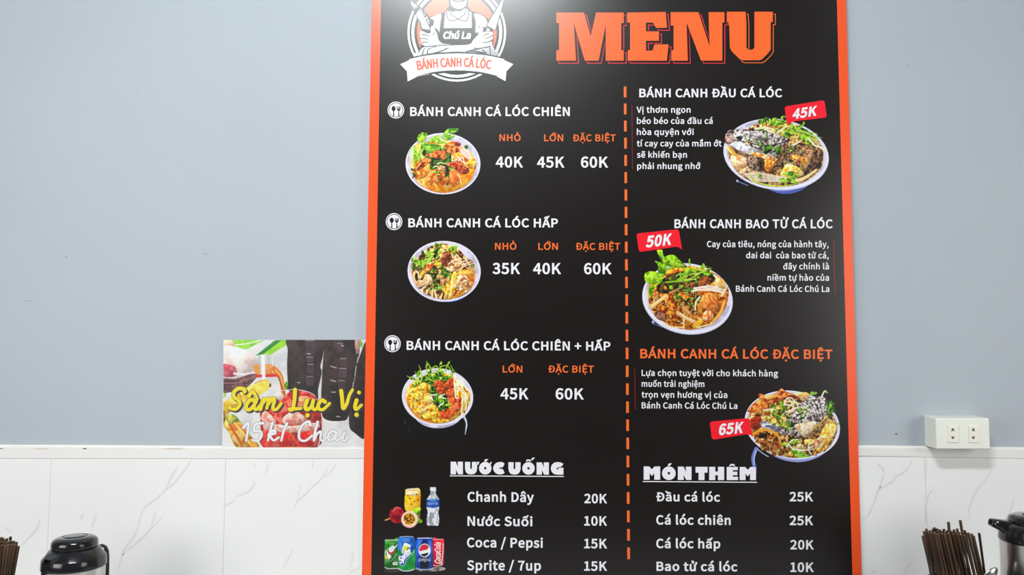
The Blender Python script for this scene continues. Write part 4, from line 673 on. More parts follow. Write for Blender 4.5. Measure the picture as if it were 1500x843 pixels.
    L, w = glyph_run('CocaCola', lambda x, y: (1142 - y * .17, 632 - x * .108 - y * .04))
    for l in L: c.L(l + l[:1], 10, (246, 220, 222), raw=True)
    c.L([(1150, 640), (1110, 600), (1085, 400), (1060, 210)], 5, (246, 220, 222))
    c.glyphs(L, (246, 220, 222))
    c.L([(1195, 230), (1185, 420), (1160, 640)], 16, (244, 206, 206), 26)
    return c

def pic_logo():
    c = Canvas(585, -28, 753, 121, res=3, ss=2); c.view(560, 0, 6.8)
    W_, O_, K_ = (240, 240, 242), (248, 104, 62), BLK
    for r, col in ((492, W_), (471, K_), (453, W_), (424, K_), (398, O_)): c.E(742, 322, r, r, 0, col)
    c.E(760, -60, 108, 130, 0, K_); c.P([(652, -60), (660, 0), (664, 60), (620, 118), (470, 168), (400, 290), (384, 300), (384, 440), (370, 560), (1120, 560), (1105, 450), (1108, 330), (1075, 205), (1010, 150), (885, 105), (852, 60), (858, 0), (868, -60)], K_)
    c.B([(478, 182), (520, 160), (585, 138), (580, 220), (568, 322), (545, 290), (508, 268), (515, 205)], W_); c.B([(917, 135), (1012, 165), (1042, 210), (1050, 245), (1040, 275), (985, 268), (955, 322), (928, 318), (932, 220)], W_)
    c.P([(628, 122), (655, 103), (700, 120), (835, 78), (862, 110), (886, 122), (892, 278), (612, 280)], W_)
    for q in ([(642, 118), (648, 170), (680, 210), (752, 190)], [(858, 108), (858, 160), (832, 210), (756, 190)], [(660, 108), (700, 155), (755, 190)], [(838, 80), (815, 145), (755, 190)]): c.L(q, 10, K_)
    c.P([(690, 90), (770, 118), (830, 82), (838, 60), (690, 60)], K_); c.B([(682, -20), (684, 40), (712, 74), (765, 90), (812, 74), (836, 40), (842, -20), (838, -90), (760, -110), (686, -90)], W_); c.B([(650, -95), (700, -150), (760, -165), (830, -150), (868, -95), (760, -112)], W_); c.L([(700, -50), (730, -56)], 6, K_); c.L([(790, -56), (822, -50)], 6, K_); c.L([(762, -50), (752, -18), (774, -16)], 5, K_)
    c.B([(702, -6), (730, 0), (762, 8), (795, 0), (824, -6), (815, 16), (762, 20), (710, 16)], K_); c.L([(735, 44), (762, 50), (792, 44)], 5, K_); c.L([(740, 30), (785, 30)], 4, K_); c.L([(714, 44), (718, 52)], 4, K_)
    # arms and hands
    H = K_
    c.B([(383, 306), (440, 330), (482, 326), (478, 282), (498, 258), (516, 282), (545, 335), (562, 398), (604, 432), (690, 445), (640, 470), (430, 465), (385, 442), (384, 405), (378, 360)], W_)
    c.B([(360, 560), (380, 500), (420, 470), (560, 458), (700, 452), (860, 438), (905, 390), (955, 342), (960, 300), (975, 266), (1005, 280), (1002, 322), (1040, 312), (1098, 322), (1102, 360), (1092, 410), (1098, 450), (1120, 500), (1118, 560)], W_)
    for q in ([(395, 345), (440, 350), (470, 370)], [(385, 385), (430, 385), (460, 402)], [(392, 425), (430, 420), (455, 430)], [(385, 440), (430, 465), (520, 458), (690, 448)], [(520, 330), (500, 345)], [(1100, 350), (1060, 375), (1020, 385)], [(1095, 400), (1050, 420), (1000, 425)], [(1075, 464), (990, 480), (840, 516)], [(1060, 335), (1020, 350), (1005, 370)], [(450, 535), (460, 490), (540, 462)], [(530, 525), (590, 510), (640, 482)], [(600, 505), (660, 480)], [(360, 520), (385, 480)], [(400, 545), (410, 500), (430, 480)], [(840, 516), (960, 480)], [(1000, 500), (1040, 530)], [(1070, 480), (1080, 545)], [(926, 478), (932, 495)], [(960, 270), (975, 255)], [(690, 446), (860, 438), (905, 392), (955, 342)], [(1040, 300), (1005, 322)]): c.L(q, 11, H, 6)
    c.P([(840, 514), (930, 505), (1030, 525), (1040, 535), (930, 520)], H); c.P([(512, 528), (600, 500), (560, 528)], H)
    # knife
    c.P([(1190, -10), (1212, -10), (1200, 70), (1132, 308), (1034, 262), (1058, 205), (1120, 100)], K_); c.P([(1196, 0), (1204, 0), (1192, 65), (1124, 298), (1072, 270), (1045, 256), (1068, 210), (1130, 108)], W_)
    c.P([(1034, 268), (1075, 290), (1060, 322), (1022, 300)], K_); c.P([(1046, 280), (1072, 292), (1060, 314), (1036, 302)], W_); c.L([(1052, 262), (1118, 296)], 5, K_)
    # grilled fish
    c.P([(270, -10), (325, 20), (365, 55), (410, 95), (460, 150), (490, 230), (478, 306), (385, 290), (368, 220), (335, 160), (300, 90), (280, 40)], K_)
    c.P([(335, 145), (365, 100), (430, 160), (470, 240), (470, 296), (396, 284), (384, 225)], W_); c.P([(285, 8), (300, 20), (345, 52), (350, 70), (330, 90), (305, 80), (290, 40)], W_)
    c.P([(362, 80), (400, 96), (440, 150), (470, 215), (470, 275), (440, 220), (400, 140)], K_); c.scatter(150, [(362, 82), (400, 98), (440, 150), (475, 215), (470, 285), (430, 220), (395, 140)], lambda x, y: c.E(x, y, 5, 4, 0, W_))
    c.scatter(40, [(290, 15), (345, 55), (340, 100), (300, 80)], lambda x, y: c.E(x, y, 5, 5, 0, K_)); c.L([(385, 160), (420, 215), (455, 285)], 5, K_); c.P([(470, 200), (518, 198), (510, 240), (490, 260)], K_)
    L, w = glyph_run('Chú La', lambda x, y: (600 + x * .0985 + y * .02, 384 + .0 * x - y * .1))
    for l in L: c.L(l + l[:1], 9, W_, raw=True)
    c.glyphs(L, W_)
    # ribbon
    rb = K_
    c.P([(170, 638), (262, 592), (262, 575), (500, 528), (742, 515), (985, 528), (1222, 575), (1222, 592), (1318, 640), (1242, 712), (1236, 825), (1090, 775), (985, 738), (742, 718), (500, 738), (390, 775), (245, 830), (238, 712)], rb)
    c.P([(178, 640), (272, 598), (345, 765), (252, 813), (246, 712)], W_); c.P([(1306, 640), (1212, 598), (1140, 762), (1228, 810), (1236, 712)], W_)
    c.P([(345, 762), (412, 764), (470, 740), (500, 722)], K_); c.P([(1140, 758), (1072, 764), (1015, 740), (985, 722)], K_)
    top = smooth([(266, 590), (400, 560), (560, 540), (742, 533), (925, 540), (1085, 560), (1216, 590)], False); bot = smooth([(1140, 755), (1000, 722), (860, 706), (742, 702), (620, 706), (490, 722), (345, 757)], False)
    c.P(np.vstack([top, bot]), W_); c.L([(345, 762), (400, 750), (470, 738)], 4, W_)
    def wr(x, y):
        X = 346 + x * 796 / 8985.; u = (X - 742) / 400.; by = 664 + 36 * u * u
        return (X + y * .125 * .17 * u, by - y * .132)
    L, w = glyph_run('BÁNH CANH CÁ LÓC', wr)
    for l in L: c.L(l + l[:1], 8, (244, 84, 46), raw=True)
    c.glyphs(L, (244, 84, 46))
    return c

def pic_poster():
    c = Canvas(327, 498, 546, 658, base=(232, 230, 226)); c.view(310, 480, 4.216)
    # c coordinates follow a 4.216x enlargement with origin (310,480)
    c.P([(60, 60), (960, 60), (960, 760), (60, 760)], [(214, 212, 214), (232, 230, 228), (242, 240, 236)], nz=(.12, 9, 1.))
    c.P([(125, 76), (330, 76), (215, 136), (150, 125)], [(110, 200, 30), (150, 224, 40), (170, 232, 70)], nz=(.3, 5, 1)); c.L([(120, 110), (220, 100), (330, 72)], 8, (240, 240, 220))
    c.P([(270, 175), (390, 80), (475, 76), (330, 165)], (30, 150, 40)); c.P([(320, 165), (430, 80), (480, 76), (470, 105), (360, 170)], [(140, 210, 20), (160, 226, 40)], nz=(.3, 6, 1)); c.L([(300, 165), (420, 85)], 5, (20, 110, 30))
    c.B([(440, 380), (465, 330), (470, 385)], GL); c.B([(62, 395), (90, 400), (80, 430), (62, 430)], GL)
    # pouring bottle
    c.B([(66, 76), (125, 78), (140, 130), (66, 140)], [(250, 190, 160), (254, 220, 190)], sc=.2)
    c.B([(62, 130), (160, 122), (240, 160), (290, 205), (300, 260), (280, 300), (190, 330), (62, 330)], [(226, 196, 190), (240, 220, 214), (246, 234, 228)], sc=.3)
    c.B([(66, 230), (110, 230), (150, 250), (150, 300), (66, 300)], [(190, 60, 80), (226, 120, 130)], sc=.4); c.L([(140, 285), (200, 290), (270, 278)], 14, (240, 230, 236))
    c.B([(62, 320), (150, 318), (230, 290), (285, 290), (270, 320), (200, 385), (120, 400), (62, 400)], [(70, 36, 44), (110, 60, 66), (140, 90, 90)], sc=.5); c.L([(70, 345), (170, 340), (260, 305)], 6, (150, 110, 110)); c.L([(80, 380), (170, 372), (240, 330)], 6, (60, 26, 34))
    c.P([(285, 175), (385, 175), (385, 260), (290, 290)], (206, 214, 206)); c.P([(255, 235), (300, 230), (300, 290), (270, 290)], (240, 150, 40)); c.P([(275, 292), (400, 286), (410, 305), (280, 310)], (224, 26, 30)); c.P([(330, 225), (385, 230), (390, 285), (330, 290)], [(240, 120, 20), (250, 180, 90)], nz=(.5, 5, 1))
    for x in (293, 352, 375): c.L([(x, 180), (x + 3, 280)], 4, (160, 170, 160) if x < 360 else (244, 248, 240))
    c.P([(305, 168), (328, 168), (332, 325), (312, 325)], (248, 246, 246))
    c.L([(385, 255), (425, 300), (440, 380), (455, 480)], 30, (226, 120, 20), 24); c.L([(395, 262), (432, 320), (450, 470)], 8, (255, 190, 80)); c.L([(410, 300), (445, 400), (468, 500)], 9, (170, 40, 14), 6)
    # sugar cane
    c.B([(62, 480), (120, 430), (220, 370), (310, 325), (350, 330), (365, 360), (330, 400), (220, 460), (120, 520), (62, 560)], [(200, 150, 10), (232, 186, 20), (246, 206, 50), (250, 224, 100)], sc=.3); c.L([(200, 395), (290, 345), (340, 340)], 8, (255, 236, 130)); c.E(362, 358, 6, 12, 0, (60, 30, 10)); c.L([(170, 405), (185, 440)], 6, (220, 90, 20))
    c.B([(80, 560), (130, 540), (180, 590), (230, 660), (290, 742), (160, 742), (110, 650), (75, 600)], [(220, 110, 10), (240, 150, 20), (250, 190, 60), (255, 214, 120)], sc=.5, edge=(150, 160, 40), ew=6); c.B([(90, 550), (140, 540), (170, 580), (110, 600)], [(110, 140, 30), (180, 190, 60), (230, 200, 80)], sc=.8)
    c.L([(110, 600), (160, 680), (190, 740)], 14, (206, 96, 10)); c.L([(140, 590), (200, 660), (240, 730)], 10, (255, 220, 120)); c.B([(62, 520), (80, 520), (85, 570), (66, 590)], [(90, 40, 10), (220, 130, 40)]); c.P([(230, 690), (260, 690), (290, 745), (240, 745)], (236, 170, 50))
    # dark bottles
    DB = [(26, 14, 16), (44, 28, 28), (58, 40, 38)]
    c.B([(474, 70), (470, 140), (466, 240), (470, 340), (475, 390), (560, 440), (650, 450), (658, 380), (680, 280), (672, 240), (690, 160), (686, 70)], DB, sc=.25)
    c.B([(712, 70), (695, 140), (685, 240), (680, 340), (676, 450), (680, 540), (720, 575), (800, 578), (840, 560), (870, 450), (880, 330), (900, 240), (915, 130), (905, 70)], DB, sc=.25)
    c.B([(960, 90), (920, 160), (895, 260), (870, 400), (850, 520), (850, 610), (880, 650), (960, 668), (970, 300)], DB, sc=.25); c.B([(885, 70), (915, 72), (912, 150), (892, 160)], [(150, 100, 90), (190, 150, 140)]); c.P([(918, 76), (936, 100), (925, 130), (916, 110)], (120, 200, 40))
    for x, y, w, h in ((578, 78, 62, 90), (585, 180, 48, 36), (588, 225, 46, 60), (584, 300, 46, 60), (788, 190, 50, 50), (784, 250, 52, 62), (780, 325, 48, 60), (770, 95, 44, 60)):
        c.P([(x, y), (x + w, y), (x + w - 2, y + h), (x + 2, y + h)], [(72, 52, 60), (92, 70, 82)], .75, nz=(.3, int(x), 1)); c.L([(x + 6, y + 3), (x + w - 8, y + 3)], 4, (190, 176, 184), alpha=.8)
    for q in ([(590, 162), (610, 165)], [(735, 240), (770, 250)], [(735, 325), (768, 335)], [(740, 400), (765, 400)], [(770, 550), (792, 552)], [(893, 240), (885, 300)], [(905, 180), (898, 220)], [(876, 340), (870, 380)], [(530, 340), (545, 342)], [(800, 110), (815, 116)]): c.L(q, 5, (200, 190, 190))
    for x in (500, 520, 660): c.L([(x, 90), (x - 4, 380)], 4, (60, 44, 46))
    # glass of red drink
    c.B([(300, 560), (300, 500), (330, 440), (440, 430), (480, 400), (560, 390), (640, 430), (675, 500), (680, 600), (650, 742), (330, 742), (305, 650)], [(150, 12, 12), (196, 26, 22), (222, 48, 36), (240, 120, 100)], sc=.6)
    c.L([(345, 420), (400, 395), (520, 385), (600, 400), (640, 425)], 5, (226, 214, 206)); c.B([(350, 430), (430, 410), (440, 440), (360, 460)], [(220, 214, 210), (240, 200, 190)])
    for q in ([(440, 560), (500, 520), (560, 540), (590, 580), (500, 600), (450, 600)], [(310, 540), (340, 520), (380, 560), (400, 610), (330, 640)], [(400, 600), (500, 610), (640, 590), (660, 620), (520, 650), (400, 640)]): c.B(q, [(240, 130, 110), (250, 196, 180), (250, 222, 210)], sc=.5)
    for q in ([(320, 640), (380, 640), (400, 700), (340, 730)], [(400, 660), (480, 650), (520, 720), (430, 742)], [(540, 660), (640, 640), (640, 720), (540, 742)], [(320, 700), (380, 700), (370, 742), (320, 742)]): c.B(q, [(200, 14, 14), (232, 30, 24), (246, 90, 60)], sc=.6, edge=(250, 140, 110), ew=4)
    c.B([(540, 430), (600, 430), (610, 480), (550, 490)], [(240, 110, 40), (250, 190, 150)], sc=.7); c.L([(305, 560), (380, 600), (520, 612), (660, 590)], 5, (250, 236, 226)); c.L([(676, 520), (686, 620), (660, 730)], 6, (240, 214, 206)); c.L([(380, 745), (560, 740)], 8, (244, 120, 20))
    return c

LET = [  # brush lettering of the poster, as strokes (4.216x enlargement coordinates)
 ('y', [[(205, 395), (195, 380), (165, 378), (138, 400), (138, 430), (165, 450), (175, 475), (150, 505), (115, 500), (112, 488)],
        [(268, 455), (240, 448), (215, 478), (215, 505), (240, 505), (268, 470), (280, 440), (262, 490), (275, 508), (300, 480)], [(228, 425), (252, 398), (275, 425)],
        [(300, 505), (318, 445), (312, 470), (340, 440), (352, 450), (340, 500)], [(350, 470), (375, 440), (388, 450), (378, 500), (400, 506), (430, 470)],
        [(515, 385), (512, 440), (500, 505), (480, 505), (520, 503), (552, 500)],
        [(590, 450), (578, 490), (590, 508), (615, 490), (628, 450), (622, 495), (640, 508), (655, 490)], [(700, 460), (680, 450), (660, 475), (662, 502), (690, 506), (728, 470)],
        [(800, 392), (806, 440), (812, 500), (835, 470), (850, 420), (870, 385)], [(895, 450), (885, 490), (895, 506), (925, 480)]]),
 ('w', [[(195, 620), (225, 590), (222, 650), (212, 700)], [(318, 592), (272, 598), (262, 640), (300, 640), (308, 670), (285, 702), (250, 695)],
        [(375, 590), (362, 640), (348, 698)], [(352, 665), (385, 635), (392, 655), (362, 665), (382, 698), (415, 680)], [(465, 595), (445, 640), (430, 700)],
        [(610, 605), (598, 582), (560, 605), (540, 650), (545, 692), (580, 700), (620, 670)], [(655, 585), (640, 640), (632, 698), (650, 660), (675, 645), (672, 690), (690, 700), (712, 680)],
        [(768, 650), (745, 640), (722, 665), (725, 695), (750, 690), (772, 650), (765, 690), (780, 698), (798, 680)], [(820, 650), (808, 690), (822, 700), (848, 670)]])]
def pic_lettering():
    c = Canvas(330, 562, 534, 656, res=3, ss=2); c.view(310, 480, 4.216)
    dots = {'y': [(592, 543, 14), (895, 540, 14), (910, 402, 12)], 'w': [(832, 598, 8)]}
    for key, st in LET:
        col = (250, 222, 10) if key == 'y' else (244, 244, 246); w = 25 if key == 'y' else 18
        if key == 'y':
            for q in st: c.L([(x + 9, y + 9) for x, y in q], w + 6, (62, 50, 44), w)
            for x, y, r in dots[key]: c.E(x + 9, y + 9, r + 2, r + 2, 0, (62, 50, 44))
        for q in st: c.L(q, w + 6, (46, 34, 44), w)
        for x, y, r in dots[key]: c.E(x, y, r + 2.5, r + 2.5, 0, (56, 44, 52))
        for q in st: c.L(q, w, col, w * .75)
        for x, y, r in dots[key]: c.E(x, y, r, r, 0, col)
    return c

def pic_scuff():
    c = Canvas(718, 395, 922, 440); S_ = (64, 60, 60)
    for x0, x1, y, n in ((738, 765, 408, 60), (778, 790, 409, 14), (816, 840, 410, 22), (843, 893, 409.5, 110), (900, 916, 415, 20)):
        for _ in range(n):
            x = x0 + RNG.rand() * (x1 - x0); yy = y + (RNG.rand() - .5) * 6
            c.L([(x, yy), (x + 2 + RNG.rand() * 5, yy + (RNG.rand() - .5))], .5, S_, .3, alpha=.55)
    return c

# ------------------------------------------------------------------ materials
M = {}
M['paint'] = noise_mix(mat('blue_grey_wall_paint', rough=.6, spec=.25), (.425, .468, .512), (.443, .486, .530), 2.2, bump=.10, dist=.0015)
M['tile'] = noise_mix(mat('glazed_white_marble_tile', rough=.16, spec=.5), (.855, .848, .835), (.88, .875, .865), 2.5, detail=3)
M['vein'] = mat('grey_marble_vein', (.815, .80, .785), .16); M['vein_dark'] = mat('darker_marble_vein', (.73, .705, .69), .16)
M['trim'] = noise_mix(mat('glazed_edge_tile', rough=.25), (.80, .775, .755), (.83, .81, .79), 6., stretch=(1, 1, 4))
M['grout'] = mat('joint_grout', (.62, .57, .54), .8)
M['caulk'] = noise_mix(mat('cream_caulk', rough=.8), (.86, .83, .72), (.90, .89, .84), 30.)
M['foam'] = mat('foam_board_edge', (.78, .74, .72), .6)
def printmat(name, col, rough=.29): return mat(name, tuple(ink(col)), rough, spec=.62)
M['black'] = printmat('black_print', BLK)
N_, L_, b_ = nodes(M['black'])
tc = N_.new('ShaderNodeTexCoord'); nn = N_.new('ShaderNodeTexNoise'); nn.inputs['Scale'].default_value = 5; nn.inputs['Detail'].default_value = 6; L_.new(tc.outputs['Object'], nn.inputs['Vector'])
mr = N_.new('ShaderNodeMapRange'); mr.inputs[3].default_value = .27; mr.inputs[4].default_value = .31; L_.new(nn.outputs[0], mr.inputs[0]); L_.new(mr.outputs[0], b_.inputs['Roughness'])
M['orange'] = printmat('orange_print', (255, 86, 34)); M['orange_text'] = printmat('orange_lettering', (255, 112, 48))
M['white'] = printmat('white_lettering', (238, 237, 242)); M['redline'] = printmat('dark_red_print', (140, 34, 34)); M['pink'] = printmat('red_outline_print', (236, 52, 70))
M['redtag'] = printmat('red_tag_print', (250, 28, 46)); M['title'] = printmat('orange_title_print', (255, 104, 44))
def vcmat(name, rough):
    m = mat(name, rough=rough, spec=.62); N_, L_, b = nodes(m)
    a = N_.new('ShaderNodeAttribute'); a.attribute_name = 'ink'; L_.new(a.outputs['Color'], b.inputs['Base Color']); return m
M['photo'] = vcmat('colour_photo_print', .29); M['poster'] = vcmat('poster_print', .5)
M['plastic_white'] = mat('white_socket_plastic', tuple(ink((236, 236, 226))), .35)
M['plastic_insert'] = mat('ivory_socket_insert', tuple(ink((240, 236, 222))), .3); M['slot'] = mat('socket_slot', (.10, .06, .035), .6)
M['blackp'] = noise_mix(mat('glossy_black_plastic', rough=.14, spec=.6), (.008, .008, .009), (.016, .016, .018), 40)
M['steel'] = noise_mix(mat('brushed_steel', rough=.24, metal=1.), (.60, .58, .56), (.74, .73, .72), 9, stretch=(1, 1, .15), bump=.04)
M['wood'] = noise_mix(mat('dark_chopstick_wood', rough=.5), (.030, .014, .006), (.125, .062, .028), 60, stretch=(1, 1, .12), bump=.25, dist=.0008)
N_, L_, b_ = nodes(M['wood'])
src = b_.inputs['Base Color'].links[0].from_socket; oi = N_.new('ShaderNodeObjectInfo'); vr = N_.new('ShaderNodeMapRange'); vr.inputs[3].default_value = .45; vr.inputs[4].default_value = 1.5
L_.new(oi.outputs['Random'], vr.inputs[0]); vm = N_.new('ShaderNodeVectorMath'); vm.operation = 'SCALE'; L_.new(src, vm.inputs[0]); L_.new(vr.outputs[0], vm.inputs['Scale']); L_.new(vm.outputs[0], b_.inputs['Base Color'])
M['wood_dark'] = noise_mix(mat('nearly_black_chopstick_wood', rough=.45), (.010, .006, .006), (.035, .018, .014), 60, stretch=(1, 1, .12))
M['woodend'] = mat('chopstick_end', (.20, .12, .055), .6)
M['holder'] = mat('dark_steel_holder', (.10, .11, .13), .3, metal=.8)
M['table'] = noise_mix(mat('table_laminate', rough=.4), (.55, .55, .54), (.60, .60, .59), 8)
M['concrete'] = mat('ceiling_paint', (.55, .55, .55), .8); M['floor'] = noise_mix(mat('floor_tile', rough=.4), (.42, .41, .40), (.48, .47, .46), 3)

# ------------------------------------------------------------------ the room
XL, XR = -2.6, 2.6
def lerp_px(tab, px):
    for (x0, y0), (x1, y1) in zip(tab, tab[1:]):
        if px <= x1: return y0 + (y1 - y0) * (px - x0) / (x1 - x0)
    (x0, y0), (x1, y1) = tab[-2:]; return y0 + (y1 - y0) * (px - x0) / (x1 - x0)
TT = 0.010                                                     # how far the tiling stands proud of the paint
YT = D - TT
trim_top = [(-200, 653.2), (0, 654.2), (325, 656.0), (560, 656.2), (1240, 654.7), (1500, 658.1), (1700, 660.6)]
joint = [(-200, 672.2), (0, 672.4), (325, 672.7), (560, 672.4), (1240, 668.3), (1500, 672.5), (1700, 675.6)]
def zof(tab, x):                                               # height of a measured line at world x on the tile face
    px = 750 + x * FPX / (YT / cp)
    for _ in range(6):
        q = at(px, lerp_px(tab, px), YT); px += (x - q.x) * FPX / YT
    return at(px, lerp_px(tab, px), YT).z
wall = box('wall_back', XL, D, 0, XR, D + .12, 3.3, M['paint']); tag(wall, kind='structure')
tag(box('floor', XL, -3.2, -.05, XR, D + .12, 0, M['floor']), kind='structure')
tag(box('ceiling', XL, -3.2, 3.3, XR, D + .12, 3.35, M['concrete']), kind='structure')
# edge trim: a strip of glazed edge tile following the (slightly uneven) line it was laid on
xs = np.linspace(XL + .01, XR - .01, 60)
def strip(name, ztop, zbot, y0, y1, m, rough=0., round_=0.):
    v, f = [], []
    for x in xs:
        zt, zb = ztop(x), zbot(x)
        prof = [(y1, zb), (y0, zb), (y0, zt - round_), (y0 + round_ * .3, zt - round_ * .3), (y0 + round_, zt), (y1, zt)]
        v += [(x, y, z + (rough * math.sin(x * 91) * math.sin(x * 37) if k > 2 else 0)) for k, (y, z) in enumerate(prof)]
    k = 6
    for i in range(len(xs) - 1):
        for j in range(k): f.append((i * k + j, (i + 1) * k + j, (i + 1) * k + (j + 1) % k, i * k + (j + 1) % k))
    f += [tuple(range(k))[::-1], tuple((len(xs) - 1) * k + j for j in range(k))]
    return meshobj(name, v, f, m)
tr = strip('trim_1', lambda x: zof(trim_top, x), lambda x: zof(joint, x) + .0006, YT, D, M['trim'], 0., .0025)
tag(tr, kind='structure')
cb = strip('caulk_bead', lambda x: zof(trim_top, x) + .0022, lambda x: zof(trim_top, x) - .0002, D - .0035, D, M['caulk'], .0006, .001)
cb.parent = tr
gb = strip('grout', lambda x: zof(joint, x) + .002, lambda x: .02, YT + .0010, D, M['grout']); gb.parent = wall
# large marbled tiles, one object each
J0 = at(74.0, 690, YT).x; J5 = at(1355, 690, YT).x; TW = (J5 - J0) / 5
G = .00035
for row in range(2):
    for i in range(-5, 8):
        x0 = max(J0 + i * TW + G, XL + .01); x1 = min(J0 + (i + 1) * TW - G, XR - .01)
        if x1 - x0 < .05: continue
        if row == 0: z0a, z0b, z1a, z1b = .362, .362, zof(joint, x0) - .0012, zof(joint, x1) - .0012
        else: z0a, z0b, z1a, z1b = .02, .02, .3604, .3604
        yo = .0002 * math.sin(i * 7.3 + row)
        hexa('tile', [(x0, YT + yo, z0a), (x1, YT - yo, z0b), (x1, YT - yo, z1b), (x0, YT + yo, z1a)], [(x0, D - .001, z0a), (x1, D - .001, z0b), (x1, D - .001, z1b), (x0, D - .001, z1a)], M['tile'], wall, .0006)
# the marble figure printed under the glaze: faint branching veins
def vein(pts, px0, py0, sc, w, m):
    q = smooth([(px0 + x / sc, py0 + y / sc) for x, y in pts], False, 6); r = np.random.RandomState(int(pts[0][0]) + 3); n = len(q); Y = YT - .00035
    q = q + r.randn(n, 2) * .35; V, F = [], []
    for i, (x, y) in enumerate(q):
        t = q[min(i + 1, n - 1)] - q[max(i - 1, 0)]; t = t / (np.hypot(*t) or 1); k = w * .5 * (.25 + .75 * math.sin(math.pi * (i + .5) / n)) * (.6 + .8 * r.rand())
        V += [at(x - t[1] * k, y + t[0] * k, Y), at(x + t[1] * k, y - t[0] * k, Y)]
        if i: F.append((2 * i - 2, 2 * i - 1, 2 * i + 1, 2 * i))
    VV.extend(V); FF.extend([tuple(j + len(VV) - len(V) for j in f) for f in F])
for m_, w1, offx in (('vein', 3.4, 0), ('vein_dark', .9, .5)):
    VV, FF = [], []
    for pts in ([(1165, 145), (1100, 230), (1050, 290), (1000, 330), (950, 380), (880, 430), (850, 500)], [(850, 500), (820, 600), (760, 680), (735, 750), (720, 820)], [(1080, 180), (1040, 250), (1010, 310)], [(990, 490), (920, 560), (860, 620), (790, 680), (745, 720)], [(950, 460), (935, 500), (920, 545)],
                [(240, 500), (230, 550), (190, 600), (130, 660)], [(30, 550), (70, 580)], [(505, 470), (490, 510)], [(585, 465), (570, 520), (555, 550)]): vein(pts, 0, 640, 4.153, w1, m_)
    for pts in ([(245, 105), (230, 135)], [(330, 100), (320, 150), (303, 178)], [(245, 230), (200, 290), (150, 310), (110, 335)], [(100, 355), (40, 390)], [(725, 115), (700, 175), (660, 225), (600, 280), (550, 330), (515, 360), (495, 410)], [(780, 105), (740, 160), (700, 205)], [(545, 250), (520, 330)], [(490, 670), (450, 750), (425, 800)], [(870, 680), (885, 740), (850, 810)], [(935, 790), (845, 835)], [(625, 90), (615, 150)]): vein(pts, 320, 655, 4.482, w1 * .8, m_)
    for pts in ([(385, 95), (350, 150), (290, 190), (240, 240), (175, 275), (150, 330), (120, 400), (90, 455), (55, 490)], [(205, 180), (180, 240), (170, 275)], [(160, 110), (190, 140), (205, 170)], [(480, 90), (475, 210)], [(380, 760), (335, 825)], [(120, 825), (150, 818)]): vein(pts, 1250, 655, 4.482, w1, m_)
    for pts in ([(410, 435), (380, 480), (370, 560), (372, 600)], [(685, 350), (640, 410), (600, 470), (575, 540), (580, 590)], [(790, 480), (760, 560), (700, 640)]): vein(pts, 1240, 580, 3.204, w1 * .9, m_)
    if m_ == 'vein_dark': VV = [Vector((v.x, v.y - .0001, v.z)) for v in VV]
    meshobj('marble_vein', VV, FF, M[m_], wall)
# chips and marks on the paint and on the trim's top edge
M['chip'] = mat('bare_plaster_chip', (.16, .15, .14), .9)
def spot(name, px, py, rx, ry, m, Y, parent, rot=0.):
    c = at(px, py, Y); s = Y / FPX; n = 12; v = [(c.x, Y, c.z)]
    for k in range(n):
        a = 2 * math.pi * k / n; q = 1 + .25 * math.sin(3 * a + px)
        X, Z = rx * s * q * math.cos(a), ry * s * q * math.sin(a)
        v.append((c.x + X * math.cos(rot) - Z * math.sin(rot), Y, c.z + X * math.sin(rot) + Z * math.cos(rot)))
    return meshobj(name, v, [(0, k + 1, (k + 1) % n + 1) for k in range(n)], m, parent)
spot('paint_chip', 1313, 636.3, 2.2, 1.1, M['chip'], D - .0003, wall); spot('paint_chip', 97, 377, 1.2, .8, M['chip'], D - .0003, wall)
M['mark'] = mat('dirt_mark', tuple(ink((146, 158, 172))), .7)
for q in ((40, 441, 7, .7, .05), (300, 372, 5, .8, -.3), (1330, 95, 1.2, 1.2, 0), (1290, 250, 3, .5, .4), (1452, 440, 1.4, .7, 0), (200, 130, 1, .8, 0)): spot('scuff', q[0], q[1], q[2], q[3], M['mark'], D - .0003, wall, q[4])
M['chip2'] = mat('yellowed_chip', (.62, .52, .36), .8)
for px, py, rx, ry, m in ((1.5, 657.6, 3.2, .7, 'chip'), (124, 657.7, 3.2, 1., 'chip'), (255, 657.9, 17, .9, 'chip2'), (60, 658, 12, .6, 'chip2')): spot('edge_chip', px, py, rx, ry, M[m], YT - .0002, tr)

